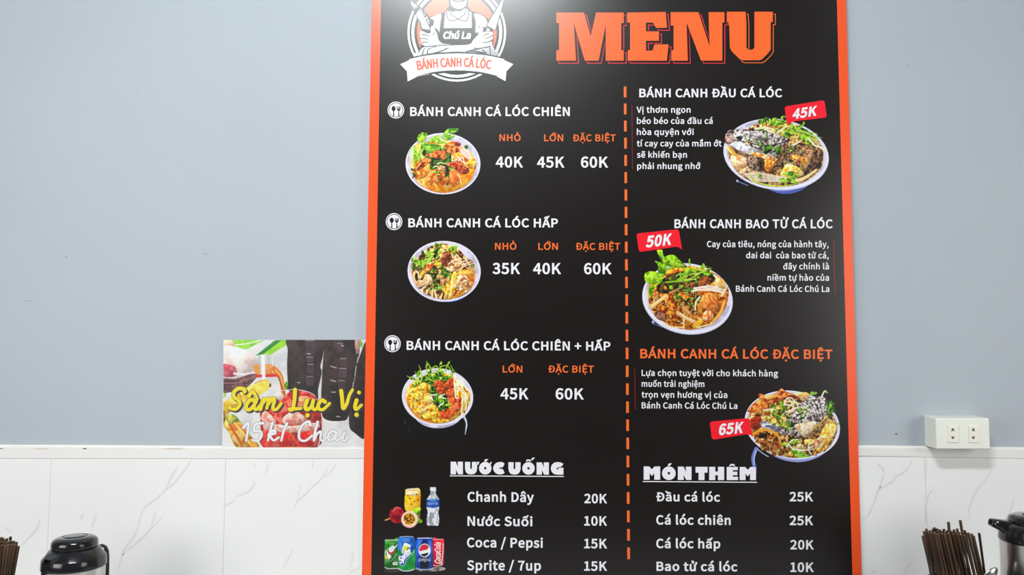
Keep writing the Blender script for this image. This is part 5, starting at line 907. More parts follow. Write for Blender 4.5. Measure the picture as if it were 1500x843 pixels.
# ------------------------------------------------------------------ flat print makers
from mathutils.geometry import delaunay_2d_cdt
def bold(loops, off):
    out = []
    for l in loops:
        p = [np.array(q, float) for q in l]; n = len(p); r = []
        for i in range(n):
            d1 = p[i] - p[i - 1]; d2 = p[(i + 1) % n] - p[i]
            d1 = d1 / (np.hypot(*d1) or 1); d2 = d2 / (np.hypot(*d2) or 1)
            n1 = np.array((d1[1], -d1[0])); n2 = np.array((d2[1], -d2[0])); m_ = n1 + n2; k = np.hypot(*m_)
            m_ = m_ / k if k > 1e-6 else n1
            r.append(p[i] + m_ * off / max(m_ @ n1, .6))
        out.append(r)
    return out
CACHE = {}
def glyph_tris(ch, off):                                       # bold outline, then fill by winding number
    if (ch, off) in CACHE: return CACHE[ch, off]
    loops = bold(GLY[ch][1], off); vs, es = [], []
    for l in loops:
        b0 = len(vs); vs += [Vector((float(p[0]), float(p[1]))) for p in l]; es += [(b0 + i, b0 + (i + 1) % len(l)) for i in range(len(l))]
    V_, E_, F_ = delaunay_2d_cdt(vs, es, [], 0, 1e-3)[:3]
    def area_(l): return sum(l[i - 1][0] * l[i][1] - l[i][0] * l[i - 1][1] for i in range(len(l)))
    sg = 1 if area_(max(loops, key=lambda l: abs(area_(l)))) > 0 else -1; T_ = []
    for f in F_:
        x, y = sum((V_[i].x for i in f)) / 3, sum((V_[i].y for i in f)) / 3; wn = 0
        for l in loops:
            for i in range(len(l)):
                (ax, ay), (bx, by) = l[i - 1], l[i]
                if (ay <= y) != (by <= y) and x < ax + (y - ay) * (bx - ax) / (by - ay): wn += 1 if by > ay else -1
        if wn * sg > 0: T_.append(tuple(f))
    CACHE[ch, off] = (np.array([(v.x, v.y) for v in V_]), T_); return CACHE[ch, off]
def sheet(name, cv, Y, m, parent, under=BLK, cut=.02, label=None):
    C, A = cv.pixels(); h, w = A.shape
    if under is not None: C = C * A[..., None] + np.array(under) / 255. * (1 - A[..., None]); keep = A
    else: keep = A
    q = np.maximum.reduce([keep[:-1, :-1], keep[1:, :-1], keep[:-1, 1:], keep[1:, 1:]]) > cut if under is not None else np.minimum.reduce([keep[:-1, :-1], keep[1:, :-1], keep[:-1, 1:], keep[1:, 1:]]) > .5
    idx = np.arange(h * w).reshape(h, w)
    F = np.stack([idx[1:, :-1][q], idx[1:, 1:][q], idx[:-1, 1:][q], idx[:-1, :-1][q]], 1)
    used = np.unique(F); remap = np.zeros(h * w, int); remap[used] = np.arange(len(used)); F = remap[F]
    PX = cv.x0 + (np.arange(w) + .5) / cv.res; PY = cv.y0 + (np.arange(h) + .5) / cv.res
    PX, PY = np.meshgrid(PX, PY); PX, PY = PX.ravel()[used], PY.ravel()[used]
    a = (PX - 750) / FPX; b = (421.5 - PY) / FPX; t = Y / (cp - b * sp_)
    V = np.stack([a * t, np.full_like(a, Y), CAMZ + (sp_ + b * cp) * t], 1)
    gain = 1.18 if m is M['poster'] else 1.0                    # the poster hangs where the room is brighter
    me = bpy.data.meshes.new(name); me.vertices.add(len(V)); me.vertices.foreach_set('co', V.ravel())
    me.loops.add(F.size); me.loops.foreach_set('vertex_index', F.ravel().astype(np.int32))
    me.polygons.add(len(F)); me.polygons.foreach_set('loop_start', np.arange(0, F.size, 4, dtype=np.int32))
    me.update(calc_edges=True)
    at_ = me.attributes.new('ink', 'FLOAT_COLOR', 'POINT')
    cc = np.ones((len(used), 4)); cc[:, :3] = ink(C.reshape(-1, 3)[used] * 255) / gain; at_.data.foreach_set('color', cc.ravel())
    o = link(name, me, m, parent)
    if label: o['label'] = label
    return o
def flat(name, polys, Y, m, parent, label=None):               # polys: list of shapes, each a list of loops in photo pixels
    V, F = [], []
    for loops in polys:
        pts = [[at(x, y, Y) for x, y in l] for l in loops]
        base = len(V); V += [p for l in pts for p in l]
        for t in tessellate_polygon([[Vector((p.x, p.z, 0)) for p in l] for l in pts]): F.append(tuple(base + i for i in t))
    o = meshobj(name, V, F, m, parent)
    me = o.data
    if len(me.polygons):                                       # face the room
        n = np.zeros(len(me.polygons) * 3); me.polygons.foreach_get('normal', n); n = n.reshape(-1, 3)
        fl = [i for i in range(len(n)) if n[i, 1] > 0]
        if fl:
            bm = bmesh.new(); bm.from_mesh(me); bm.faces.ensure_lookup_table(); bmesh.ops.reverse_faces(bm, faces=[bm.faces[i] for i in fl]); bm.to_mesh(me); bm.free()
    if label: o['label'] = label
    return o
def ribbon(pts, w, closed=True):                               # a mitred line as quads
    p = [np.array(q, float) for q in pts]; n = len(p); L, R = [], []
    for i in range(n):
        a = p[i - 1] if (closed or i) else p[i]; c = p[(i + 1) % n] if (closed or i < n - 1) else p[i]
        d1 = p[i] - a; d2 = c - p[i]
        d1 = d1 / (np.hypot(*d1) or 1); d2 = d2 / (np.hypot(*d2) or 1)
        if not closed and i == 0: d1 = d2
        if not closed and i == n - 1: d2 = d1
        m_ = np.array((-(d1 + d2)[1], (d1 + d2)[0])); k = np.hypot(*m_); m_ = m_ / k if k > 1e-6 else np.array((-d1[1], d1[0]))
        c_ = max(abs(m_ @ np.array((-d1[1], d1[0]))), .45)
        L.append(p[i] + m_ * w / 2 / c_); R.append(p[i] - m_ * w / 2 / c_)
    out = []
    for i in range(n if closed else n - 1):
        j = (i + 1) % n; out.append([[tuple(L[i]), tuple(L[j]), tuple(R[j]), tuple(R[i])]])
    return out
OFF = 27
def text(name, s, x0, x1, base, cap, m, Y, parent, off=OFF, track=26, shear=0., rot=0., label=None):
    parts = []; x = 0; lo, hi = 1e9, -1e9
    for ch in s:
        adv, loops = GLY[ch]
        if loops:
            V_, T_ = glyph_tris(ch, off); V_ = V_ + (x, 0); lo = min(lo, V_[:, 0].min()); hi = max(hi, V_[:, 0].max()); parts.append((V_, T_))
        x += adv + track + off * .6
    sy = (base - cap) / (656. + 2 * off); sx = (x1 - x0) / (hi - lo); slope = SLOPE(base); VV, FF = [], []
    for V_, T_ in parts:
        b0 = len(VV)
        for px_, py_ in V_:
            X = x0 + (px_ - lo) * sx; Yp = base - (py_ + off) * sy; X += (base - Yp) * shear
            VV.append(at(X, Yp + (slope - math.tan(rot)) * (X - (x0 + x1) / 2), Y))
        FF += [tuple(b0 + i for i in t) for t in T_]
    o = meshobj(name, VV, FF, m, parent)
    if label: o['label'] = label
    return o
def SLOPE(y): return .0065 * max(0., min(1., (y - 260) / 450.))

# ------------------------------------------------------------------ the menu board
YB = D - .018                                                  # its printed face
board = empty('menu_board', (at(896, 421, YB).x, YB, .79), 'tall black menu board with an orange border, white dish names and orange MENU title', 'menu board')
def bch(o):                                                    # parent while keeping world placement
    o.matrix_parent_inverse = board.matrix_world.inverted(); return o
eL = (at(544.4, 0, YB), at(530.2, 831, YB)); iL = (at(558, 0, YB), at(543.9, 831, YB)); iR = (at(1225.8, 0, YB), at(1248.3, 831, YB)); eR = (at(1239.4, 0, YB), at(1261.9, 831, YB))
def xat(e, z): a, b = e; return a.x + (b.x - a.x) * (z - a.z) / (b.z - a.z)
ZB0, ZB1 = .80, at(900, -62, YB).z
BP = {'p': None}
def quad(e1, e2, z0, z1, Y): return [(xat(e1, z0), Y, z0), (xat(e2, z0), Y, z0), (xat(e2, z1), Y, z1), (xat(e1, z1), Y, z1)]
hexa('panel', quad(eL, eR, ZB0, ZB1, YB + .0004), quad(eL, eR, ZB0, ZB1, YT - .0006), M['foam'], board, .0006)
meshobj('black_face', quad(eL, eR, ZB0, ZB1, YB), [(0, 1, 2, 3)], M['black'], board)
v = quad(eL, iL, ZB0, ZB1, YB - .00012) + quad(iR, eR, ZB0, ZB1, YB - .00012) + quad(iL, iR, ZB1 - .021, ZB1, YB - .00012) + quad(iL, iR, ZB0, ZB0 + .021, YB - .00012)
meshobj('orange_border', v, [(i, i + 1, i + 2, i + 3) for i in (0, 4, 8, 12)], M['orange'], board)
Y1, Y2, Y3, Y4, Y5 = (YB - .00015 * k for k in (1, 2, 3, 4, 5))
# pictures
sheet('logo', pic_logo(), Y1, M['photo'], board, label='round badge of a cook with crossed arms, knife and fish over a white ribbon')
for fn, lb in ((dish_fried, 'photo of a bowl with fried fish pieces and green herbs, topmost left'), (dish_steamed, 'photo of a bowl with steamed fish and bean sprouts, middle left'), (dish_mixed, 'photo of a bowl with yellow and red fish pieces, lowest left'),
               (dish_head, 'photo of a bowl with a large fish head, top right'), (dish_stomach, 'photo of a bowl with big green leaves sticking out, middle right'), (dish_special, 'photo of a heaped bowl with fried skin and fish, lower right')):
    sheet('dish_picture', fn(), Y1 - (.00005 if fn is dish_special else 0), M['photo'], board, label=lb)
sheet('fruit_picture', pic_fruit(), Y1, M['photo'], board, label='picture of passion fruit and a glass of yellow juice')
sheet('bottle_picture', pic_bottle(), Y1, M['photo'], board, label='picture of a clear water bottle with a blue label')
sheet('can_picture', pic_cans(), Y1, M['photo'], board, label='picture of four soft drink cans, green, blue-green, blue and red')
sheet('scuff_mark', pic_scuff(), Y1, M['photo'], board)
# title
Z2 = lambda l: [(780 + x / 3.2609, y / 3.2609) for x, y in l]
TL = {'M': [(114, 60), (246, 60), (278, 172), (304, 60), (436, 60), (436, 110), (424, 110), (424, 240), (436, 240), (436, 290), (350, 290), (350, 118), (316, 290), (250, 290), (197, 110), (208, 290), (114, 290), (114, 240), (127, 240), (127, 110), (114, 110)],
      'E': [(452, 60), (636, 57), (643, 133), (590, 133), (575, 108), (542, 108), (542, 150), (604, 150), (604, 195), (542, 195), (542, 242), (573, 242), (583, 212), (650, 212), (642, 290), (455, 290), (455, 240), (466, 240), (466, 108), (452, 108)],
      'N': [(660, 58), (793, 58), (846, 220), (841, 58), (917, 58), (917, 108), (907, 108), (907, 290), (805, 290), (736, 108), (742, 290), (663, 290), (663, 240), (674, 240), (674, 122), (660, 122)],
      'U': [(928, 56), (1018, 56), (1022, 110), (1022, 226), (1030, 236), (1042, 238), (1054, 236), (1060, 226), (1060, 56), (1148, 56), (1148, 106), (1138, 106), (1138, 235), (1128, 252), (1098, 282), (1085, 288), (1003, 288), (990, 283), (952, 246), (943, 228), (940, 122), (936, 120), (936, 106), (928, 106)]}
for ch in 'MENU':
    L0 = TL[ch]; sh_ = [(x + 12, y + 12) for x, y in L0]
    title = flat('title_letter', [[Z2(L0)]], Y4, M['title'], board, 'letter ' + ch + ' of the large orange title')
    flat('letter_outline', ribbon(Z2(sh_), 1.1), Y2, M['orange_text'] if ch == 'U' else M['pink'], title)
    flat('letter_gap', ribbon(Z2(L0), 2.6), Y3, M['black'], title)
# dish headings and prices: (text, x0, x1, baseline, cap line)
Wm, Om = M['white'], M['orange_text']
def line(name, s, x0, x1, b, c, m=Wm, **k): return text(name, s, x0, x1, b, c, m, Y2, board, **k)
for s, x0, x1, b, c, m in (("BÁNH CANH CÁ LÓC CHIÊN", 600.8, 834.7, 170.1, 156.9, Wm), ("BÁNH CANH CÁ LÓC HẤP", 598.1, 817.3, 333.3, 320.2, Wm), ("BÁNH CANH CÁ LÓC CHIÊN + HẤP", 595.7, 894.1, 513.5, 500.3, Wm),
                           ("BÁNH CANH ĐẦU CÁ LÓC", 936.5, 1145.8, 142.6, 130.0, Wm), ("BÁNH CANH BAO TỬ CÁ LÓC", 988.0, 1219.9, 334.6, 321.6, Wm), ("BÁNH CANH CÁ LÓC ĐẶC BIỆT", 937.9, 1219.4, 525.8, 512.0, Om)):
    line('dish_heading', s, x0, x1, b, c, m)
for s, x0, x1, b, c in (("NHỎ", 731.5, 762.7, 206.8, 196.8), ("LỚN", 797, 825, 207, 196.9), ("ĐẶC BIỆT", 839.2, 901.9, 207.2, 197), ("NHỎ", 725.1, 756.5, 366.1, 356), ("LỚN", 788.5, 817.3, 366.2, 356.1), ("ĐẶC BIỆT", 843.5, 908.5, 366.4, 356.2),
                        ("LỚN", 736.3, 765.1, 546.1, 536), ("ĐẶC BIỆT", 803.2, 869.9, 546.2, 536)):
    line('size_heading', s, x0, x1, b, c, Om, off=20)
for s, x0, x1, b, c in (("40K", 726.1, 766.1, 245.6, 229.5), ("45K", 786.7, 826.9, 245.8, 229.6), ("60K", 850.9, 890.9, 245.8, 229.6), ("35K", 721.3, 761.9, 401.8, 385.5), ("40K", 780.8, 821.9, 401.9, 385.6), ("60K", 855.5, 896, 402, 385.7),
                        ("45K", 733.1, 774.1, 585.5, 569.2), ("60K", 813.9, 855.2, 585.7, 569.3)):
    line('price', s, x0, x1, b, c, off=26)
for s, x0, x1, b in (("Vị thơm ngon", 932.4, 1011.6, 165.3), ("béo béo của đầu cá", 932.9, 1044, 181.6), ("hòa quyện với", 932.9, 1016.2, 197.9), ("tí cay cay của mắm ớt", 932.9, 1057.2, 214.7), ("sẽ khiến bạn", 932.9, 1006.3, 231.2), ("phải nhung nhớ", 933.4, 1026, 247.8),
                     ("Cay của tiêu, nóng của hành tây,", 1035.6, 1213.7, 362.4), ("dai dai  của bao tử cá,", 1093, 1213.9, 378.8), ("đây chính là", 1147.2, 1214.2, 394.9), ("niềm tự hào của", 1124.2, 1214.4, 411.5), ("Bánh Canh Cá Lóc Chú La", 1078, 1214.9, 427.9),
                     ("Lựa chọn tuyệt vời cho khách hàng", 939.9, 1139.7, 551.5), ("muốn trải nghiệm", 939.9, 1031.8, 567.2), ("trọn vẹn hương vị của", 939.9, 1065.4, 583.2), ("Bánh Canh Cá Lóc Chú La", 939.9, 1080.1, 599.1)):
    line('description_line', s, x0, x1, b, b - 8.9, off=20, track=20)
for s, x0, x1, b, c in (("Chanh Dây", 684.8, 782.1, 735.8, 721.5), ("Nước Suối", 684.8, 780, 771.3, 757.3), ("Coca / Pepsi", 684, 795.2, 802.8, 788.5), ("Sprite / 7up", 684, 792.5, 836.3, 821.9),
                        ("Đầu cá lóc", 961.2, 1054.9, 735.2, 722), ("Cá lóc chiên", 961.2, 1070.4, 769.4, 755.6), ("Cá lóc hấp", 961.2, 1055.2, 803.9, 790.1), ("Bao tử cá lóc", 961.7, 1080.3, 837.4, 823.8)):
    line('item_name', s, x0, x1, b, c)
for s, x0, x1, b, c in (("20K", 855.7, 889.3, 737.9, 724), ("10K", 855.7, 889.3, 770.7, 756.7), ("15K", 855.7, 889.3, 804, 789.9), ("15K", 855.7, 889.3, 836.9, 823), ("25K", 1156.5, 1191.1, 735.1, 721.3), ("25K", 1156.5, 1191.1, 770, 756.2), ("20K", 1157.5, 1192.1, 805.6, 791.8), ("10K", 1157.8, 1192.2, 838.7, 824.6)):
    line('item_price', s, x0, x1, b, c)
# chunky section headings
def circ(cx, cy, rx, ry, n=28, a0=0., a1=2 * math.pi): return [(cx + rx * math.cos(a0 + (a1 - a0) * i / n), cy + ry * math.sin(a0 + (a1 - a0) * i / n)) for i in range(n)]
def chunky(items, ox, oy, s, name, under, label):
    polys = []
    for it in items: polys.append([[(ox + x / s, oy + y / s) for x, y in l] for l in it])
    o = flat(name, polys, Y2, M['white'], board, label)
    flat('underline', ribbon([(ox + x / s, oy + y / s) for x, y in under], 1.35, False), Y2, M['white'], o)
def cN(x, y, w, h): return [[(x, y), (x + w * .42, y), (x + w * .6, y + h * .42), (x + w * .58, y), (x + w, y), (x + w, y + h), (x + w * .62, y + h), (x + w * .42, y + h * .62), (x + w * .44, y + h), (x, y + h)]]
def cU(x, y, w, h): return [[(x, y), (x + w * .43, y), (x + w * .43, y + h * .5), (x + w * .5, y + h * .58), (x + w * .57, y + h * .5), (x + w * .57, y), (x + w, y), (x + w, y + h * .55), (x + w * .93, y + h * .8), (x + w * .78, y + h * .95), (x + w * .5, y + h), (x + w * .22, y + h * .95), (x + w * .07, y + h * .8), (x, y + h * .55)]]
def cO(x, y, w, h): return [circ(x + w / 2, y + h / 2, w / 2, h / 2), circ(x + w / 2, y + h * .5, w * .1, h * .1, 12)]
def cM(x, y, w, h): return [[(x, y), (x + w * .34, y), (x + w * .5, y + h * .22), (x + w * .66, y), (x + w, y), (x + w, y + h), (x + w * .64, y + h), (x + w * .64, y + h * .5), (x + w * .5, y + h * .72), (x + w * .36, y + h * .5), (x + w * .36, y + h), (x, y + h)]]
cC = [(650, 96), (680, 100), (704, 116), (682, 160), (655, 160), (636, 168), (655, 176), (682, 178), (704, 224), (680, 238), (645, 242), (608, 232), (582, 208), (570, 170), (582, 132), (608, 106)]
cG = [(1310, 98), (1350, 102), (1384, 118), (1360, 152), (1330, 156), (1304, 172), (1312, 188), (1326, 178), (1326, 164), (1384, 164), (1384, 244), (1310, 244), (1270, 234), (1246, 206), (1238, 170), (1248, 132), (1276, 106)]
chunky([cN(80, 94, 142, 146), cU(246, 96, 140, 146), [[(378, 96), (412, 94), (404, 124), (384, 136)]], cO(408, 96, 144, 146), [[(532, 106), (554, 94), (550, 122), (540, 130)]], [[(466, 92), (476, 66), (516, 64), (494, 90)]], [cC],
        cU(748, 100, 140, 144), cO(908, 98, 144, 146), [[(946, 92), (962, 68), (998, 68), (1014, 94), (990, 88), (980, 82), (968, 88)]], [[(1006, 76), (1024, 48), (1056, 46), (1030, 74)]], cN(1074, 102, 142, 142), [cG]], 650, 665, 7.895, 'section_heading', [(70, 257), (1390, 265)], 'white chunky heading NƯỚC UỐNG with underline')
chunky([cM(64, 72, 196, 158), cO(282, 72, 162, 162), [[(346, 66), (362, 36), (400, 34), (372, 66)]], cN(470, 74, 162, 158), [[(680, 76), (822, 76), (822, 146), (786, 146), (786, 234), (716, 234), (716, 146), (680, 146)]],
        [[(842, 76), (914, 76), (914, 132), (946, 132), (946, 76), (1020, 76), (1020, 234), (946, 234), (946, 176), (914, 176), (914, 234), (842, 234)]],
        [[(1050, 78), (1182, 78), (1182, 116), (1122, 116), (1122, 134), (1176, 134), (1176, 176), (1122, 176), (1122, 194), (1184, 194), (1184, 234), (1050, 234)]], [[(1076, 72), (1096, 42), (1136, 42), (1156, 72), (1124, 62), (1112, 60)]], cM(1204, 78, 194, 156)],
       935, 675, 8.108, 'section_heading', [(54, 251), (1412, 260)], 'white chunky heading MÓN THÊM with underline')
# dashes and thin rules
a0, a1 = at(915.6, 126.8, Y2), at(920.9, 819.8, Y2); nd = 27; span = (a0.z - a1.z); per = (span - .0255) / (nd - 1); V, F = [], []
for i in range(nd):
    zt = a0.z - i * per; zb = zt - .0255; w2 = .0030
    for z, s_ in ((zb, -1), (zb, 1), (zt, 1), (zt, -1)): V.append((a0.x + (a1.x - a0.x) * (a0.z - z) / span + s_ * w2, Y2, z))
    F.append((4 * i, 4 * i + 1, 4 * i + 2, 4 * i + 3))
meshobj('dashed_line', V, F, M['orange_text'], board)
for q in ([(925.7, 154.4), (926.5, 248)], [(1220.9, 353.3), (1223, 432)], [(929.7, 541.3), (930.5, 600.9)]): flat('thin_rule', ribbon(q, .9, False), Y2, M['redline'], board)
# price tags
def tagshape(pts, k=4):                                         # corners marked r are rounded
    out = []; n = len(pts)
    for i, (x, y, r) in enumerate(pts):
        if not r: out.append((x, y)); continue
        p = np.array((x, y)); a = np.array(pts[i - 1][:2]) - p; b = np.array(pts[(i + 1) % n][:2]) - p
        a = p + a / np.hypot(*a) * r; b = p + b / np.hypot(*b) * r
        for j in range(k + 1): t = j / k; out.append(tuple(a * (1 - t) ** 2 + p * 2 * t * (1 - t) + b * t * t))
    return out
def ztag(pts, ox, oy, s, txt, tx0, tx1, tb, tc_, rot, lb):
    o = flat('price_tag', [[[(ox + x / s, oy + y / s) for x, y in tagshape(pts)]]], Y4, M['redtag'], board, lb)
    text('tag_price', txt, ox + tx0 / s, ox + tx1 / s, oy + tb / s, oy + tc_ / s, M['white'], Y5, o, off=40, track=30, shear=.14, rot=rot)
ztag([(122, 240, 60), (1105, 78, 75), (1172, 510, 80), (400, 598, 0), (290, 625, 20), (196, 725, 0), (165, 560, 0)], 1142, 142, 16.855, '45K', 308, 905, 512, 262, .155, 'red tag reading 45K above the fish head bowl')
ztag([(104, 208, 70), (1148, 100, 75), (1235, 612, 0), (1150, 545, 30), (1060, 535, 20), (168, 668, 80)], 926, 330, 16.86, '50K', 328, 960, 525, 238, .115, 'red tag reading 50K above the bowl with big leaves')
ztag([(104, 250, 75), (1195, 145, 75), (1292, 664, 0), (1215, 608, 30), (1120, 592, 20), (165, 748, 90)], 1034, 605, 18.737, '65K', 340, 1010, 592, 280, .105, 'red tag reading 65K beside the heaped bowl')
# cutlery badges
for bx, by in ((579.9, 161.3), (577.2, 324.9), (574.9, 503.9)):
    R = 12.1
    o = flat('cutlery_badge', [[circ(bx, by, R, R * 1.03, 40), circ(bx, by, R - 1.3, (R - 1.3) * 1.03, 40)], [circ(bx, by, R - 2.3, (R - 2.3) * 1.03, 36)]], Y2, M['white'], board, 'round white badge with spoon and fork')
    sc = .08
    P2 = lambda l: [(bx + (x - 250) * sc, by + (y - 240) * sc) for x, y in l]
    flat('spoon_print', [[P2(circ(208, 215, 38, 48, 16))], [P2([(200, 250), (216, 250), (220, 358), (196, 352)])]], Y3, M['black'], o)
    flat('fork_print', [[P2([(266, 175), (280, 175), (280, 220), (290, 220), (290, 175), (303, 175), (303, 220), (313, 220), (313, 175), (334, 175), (334, 235), (308, 262), (316, 348), (290, 356), (294, 262), (268, 235)])]], Y3, M['black'], o)

# ------------------------------------------------------------------ the drink poster
YP = YT + .0025
zp = zof(trim_top, at(430, 656, YT).x) + .0026
post = empty('drink_poster', (at(430, 640, YP).x, YP, zp), 'small photo poster with yellow and white brush lettering, standing on the tile edge', 'poster')
pc = [at(325.2, 657.3, YP), at(548, 657.3, YP), at(548, 498.3, YP), at(327.8, 498.3, YP)]
pc[0].z = pc[1].z = zp
hexa('poster_board', [tuple(p) for p in pc], [(p.x, YP + .004, p.z) for p in pc], M['foam'], post, .0003)
sheet('printed_picture', pic_poster(), YP - .0002, M['poster'], post, under=(226, 222, 220), label='print of dark bottles, a glass of red drink and sugar cane')
sheet('brush_lettering', pic_lettering(), YP - .0004, M['poster'], post, under=None, label='yellow and white brush lettering')

# ------------------------------------------------------------------ double socket box
dB = .054
sb = empty('socket_box', (at(1400, 640, D - .03).x, D - dB / 2, at(1400, 657, D - .03).z), 'white surface-mounted double power socket box above the tile edge, right of the menu board', 'power socket')
Fq = [at(1372, 658.4, D - dB), at(1451, 658.6, D - dB), at(1449.2, 613.2, D - dB), at(1370.6, 612.8, D - dB)]
xl, xr = at(1354, 633, D).x, Fq[1].x + .003
Bq = [(xl, D, Fq[0].z + .0005), (xr, D, Fq[1].z + .0005), (xr - .002, D, Fq[2].z + .002), (xl, D, Fq[3].z + .002)]
hexa('housing', [tuple(p) for p in Fq], Bq, M['plastic_white'], sb, .0022)
for x0, x1 in ((1388.8, 1403.9), (1419.0, 1433.9)):
    q = [at(x0, 648.6, D - dB), at(x1, 648.6, D - dB), at(x1, 624.2, D - dB), at(x0, 624.2, D - dB)]
    ins = hexa('socket_insert', [(p.x, D - dB - .0022, p.z) for p in q], [(p.x, D - dB + .001, p.z) for p in q], M['plastic_insert'], sb, .0006)
    cx = (x0 + x1) / 2 - .6; Ys = D - dB - .0024
    q2 = [at(x0 + 3, 645, Ys), at(x1 - 3, 645, Ys), at(x1 - 3, 627, Ys), at(x0 + 3, 627, Ys)]
    for pts in ([(cx - 2.1, 632.6), (cx - 2.1, 630.6), (cx - .9, 627.9), (cx + .9, 627.9), (cx + 2.1, 630.6), (cx + 2.1, 632.6), (cx + .9, 632.6), (cx + .9, 631.2), (cx - .9, 631.2), (cx - .9, 632.6)], [(cx - 2.5, 640.2), (cx + 2.5, 640.2), (cx + 1.2, 643.4), (cx - 1.2, 643.4)]):
        flat('slot', [[pts]], Ys, M['slot'], ins)
    flat('seam', ribbon([(x0 + 2.6, 638.4), (x1 - 2.6, 638.4)], .45, False), Ys, M['grout'], ins)

# ------------------------------------------------------------------ table top just under the picture
TZ = .76
tb = empty('table', (0, 1.45, 0), 'long table top carrying the thermoses and chopstick holders along the wall', 'table')
box('table_top', -1.9, 1.05, TZ - .03, 1.9, YT - .002, TZ, M['table'], tb, .003)
for x, y in ((-1.8, 1.12), (1.8, 1.12), (-1.8, 1.72), (1.8, 1.72)): box('leg', x - .02, y - .02, 0, x + .02, y + .02, TZ - .03, M['holder'], tb)

# ------------------------------------------------------------------ thermos jugs
def rotz(x, y, a): return (x * math.cos(a) - y * math.sin(a), x * math.sin(a) + y * math.cos(a))
def jug_left():
    c = at(108.3, 828, 1.58); cx, cy = c.x, c.y; R = .0566
    t = empty('thermos', (cx, cy, TZ), 'round steel thermos jug with a domed black lid, left of the drink poster', 'thermos')
    zb = at(106, 829.5, 1.58).z                                  # where steel meets black collar
    bmobj('steel_body', lathe_bm([(0, TZ + .002), (R - .004, TZ + .002), (R - .001, TZ + .012), (R - .0012, zb - .004), (R - .0005, zb)], 72, cx, cy), M['steel'], t, True)
    zc = zb + .019
    bmobj('collar', lathe_bm([(R - .0005, zb - .001), (R + .0006, zb), (R + .0008, zb + .003), (R, zc - .003), (R - .0016, zc), (R - .006, zc + .0045), (.0440, zc + .0145), (.0400, zc + .0165), (0, zc + .0165)], 72, cx, cy), M['blackp'], t, True)
    zl = zc + .0155
    bmobj('lid', lathe_bm([(.037, zl), (.0404, zl + .001), (.0414, zl + .004), (.0408, zl + .012), (.0385, zl + .0165), (.034, zl + .0195), (.027, zl + .0213), (.0222, zl + .0220), (.0216, zl + .0208), (.0204, zl + .0208), (.0198, zl + .0222), (.012, zl + .0229), (0, zl + .0231)], 72, cx, cy), M['blackp'], t, True)
    a = math.radians(-110)                                     # spout towards the lower left
    bm = bmesh.new()
    def sec(r, w, z0, z1): return [(r, -w, z0), (r, w, z0), (r, w, z1), (r, -w, z1)]
    secs = [sec(.034, .019, zc - .010, zc + .0150), sec(.046, .0145, zc - .010, zc + .0135), sec(.0590, .0100, zc - .0055, zc + .0075)]
    rings = [[bm.verts.new((cx + rotz(x, y, a)[0], cy + rotz(x, y, a)[1], z)) for x, y, z in s] for s in secs]
    for p, q in zip(rings, rings[1:]):
        for k in range(4): bm.faces.new((p[k], p[(k + 1) % 4], q[(k + 1) % 4], q[k]))
    bm.faces.new(rings[0])
    inner = [bm.verts.new((cx + rotz(x, y, a)[0], cy + rotz(x, y, a)[1], z)) for x, y, z in sec(.0590, .0080, zc - .0040, zc + .0060)]
    deep = [bm.verts.new((cx + rotz(x, y, a)[0], cy + rotz(x, y, a)[1], z)) for x, y, z in sec(.046, .0080, zc - .0040, zc + .0060)]
    for k in range(4):
        bm.faces.new((rings[-1][k], rings[-1][(k + 1) % 4], inner[(k + 1) % 4], inner[k])); bm.faces.new((inner[k], inner[(k + 1) % 4], deep[(k + 1) % 4], deep[k]))
    bm.faces.new(deep); bmesh.ops.bevel(bm, geom=[e for e in bm.edges if e.calc_length() > .012 and len(e.link_faces) == 2 and e.calc_face_angle(0) > .6], offset=.0012, segments=2, affect='EDGES')
    bmobj('spout', bm, M['blackp'], t)
    b = math.radians(67)                                       # handle at the rear right
    pts = []
    for r, z in ((.044, zc + .004), (.054, zc + .0065), (.063, zc + .0055), (.070, zc + .001), (.0735, zc - .007), (.0755, zc - .02), (.0765, zc - .05), (.076, zc - .10), (.072, zc - .15), (.050, zc - .165)):
        x, y = rotz(r, 0, b); pts.append((cx + x, cy + y, z))
    bmobj('handle', tube_bm(pts, .0042, 12, .8), M['blackp'], t, True)
    return t
jug_left()
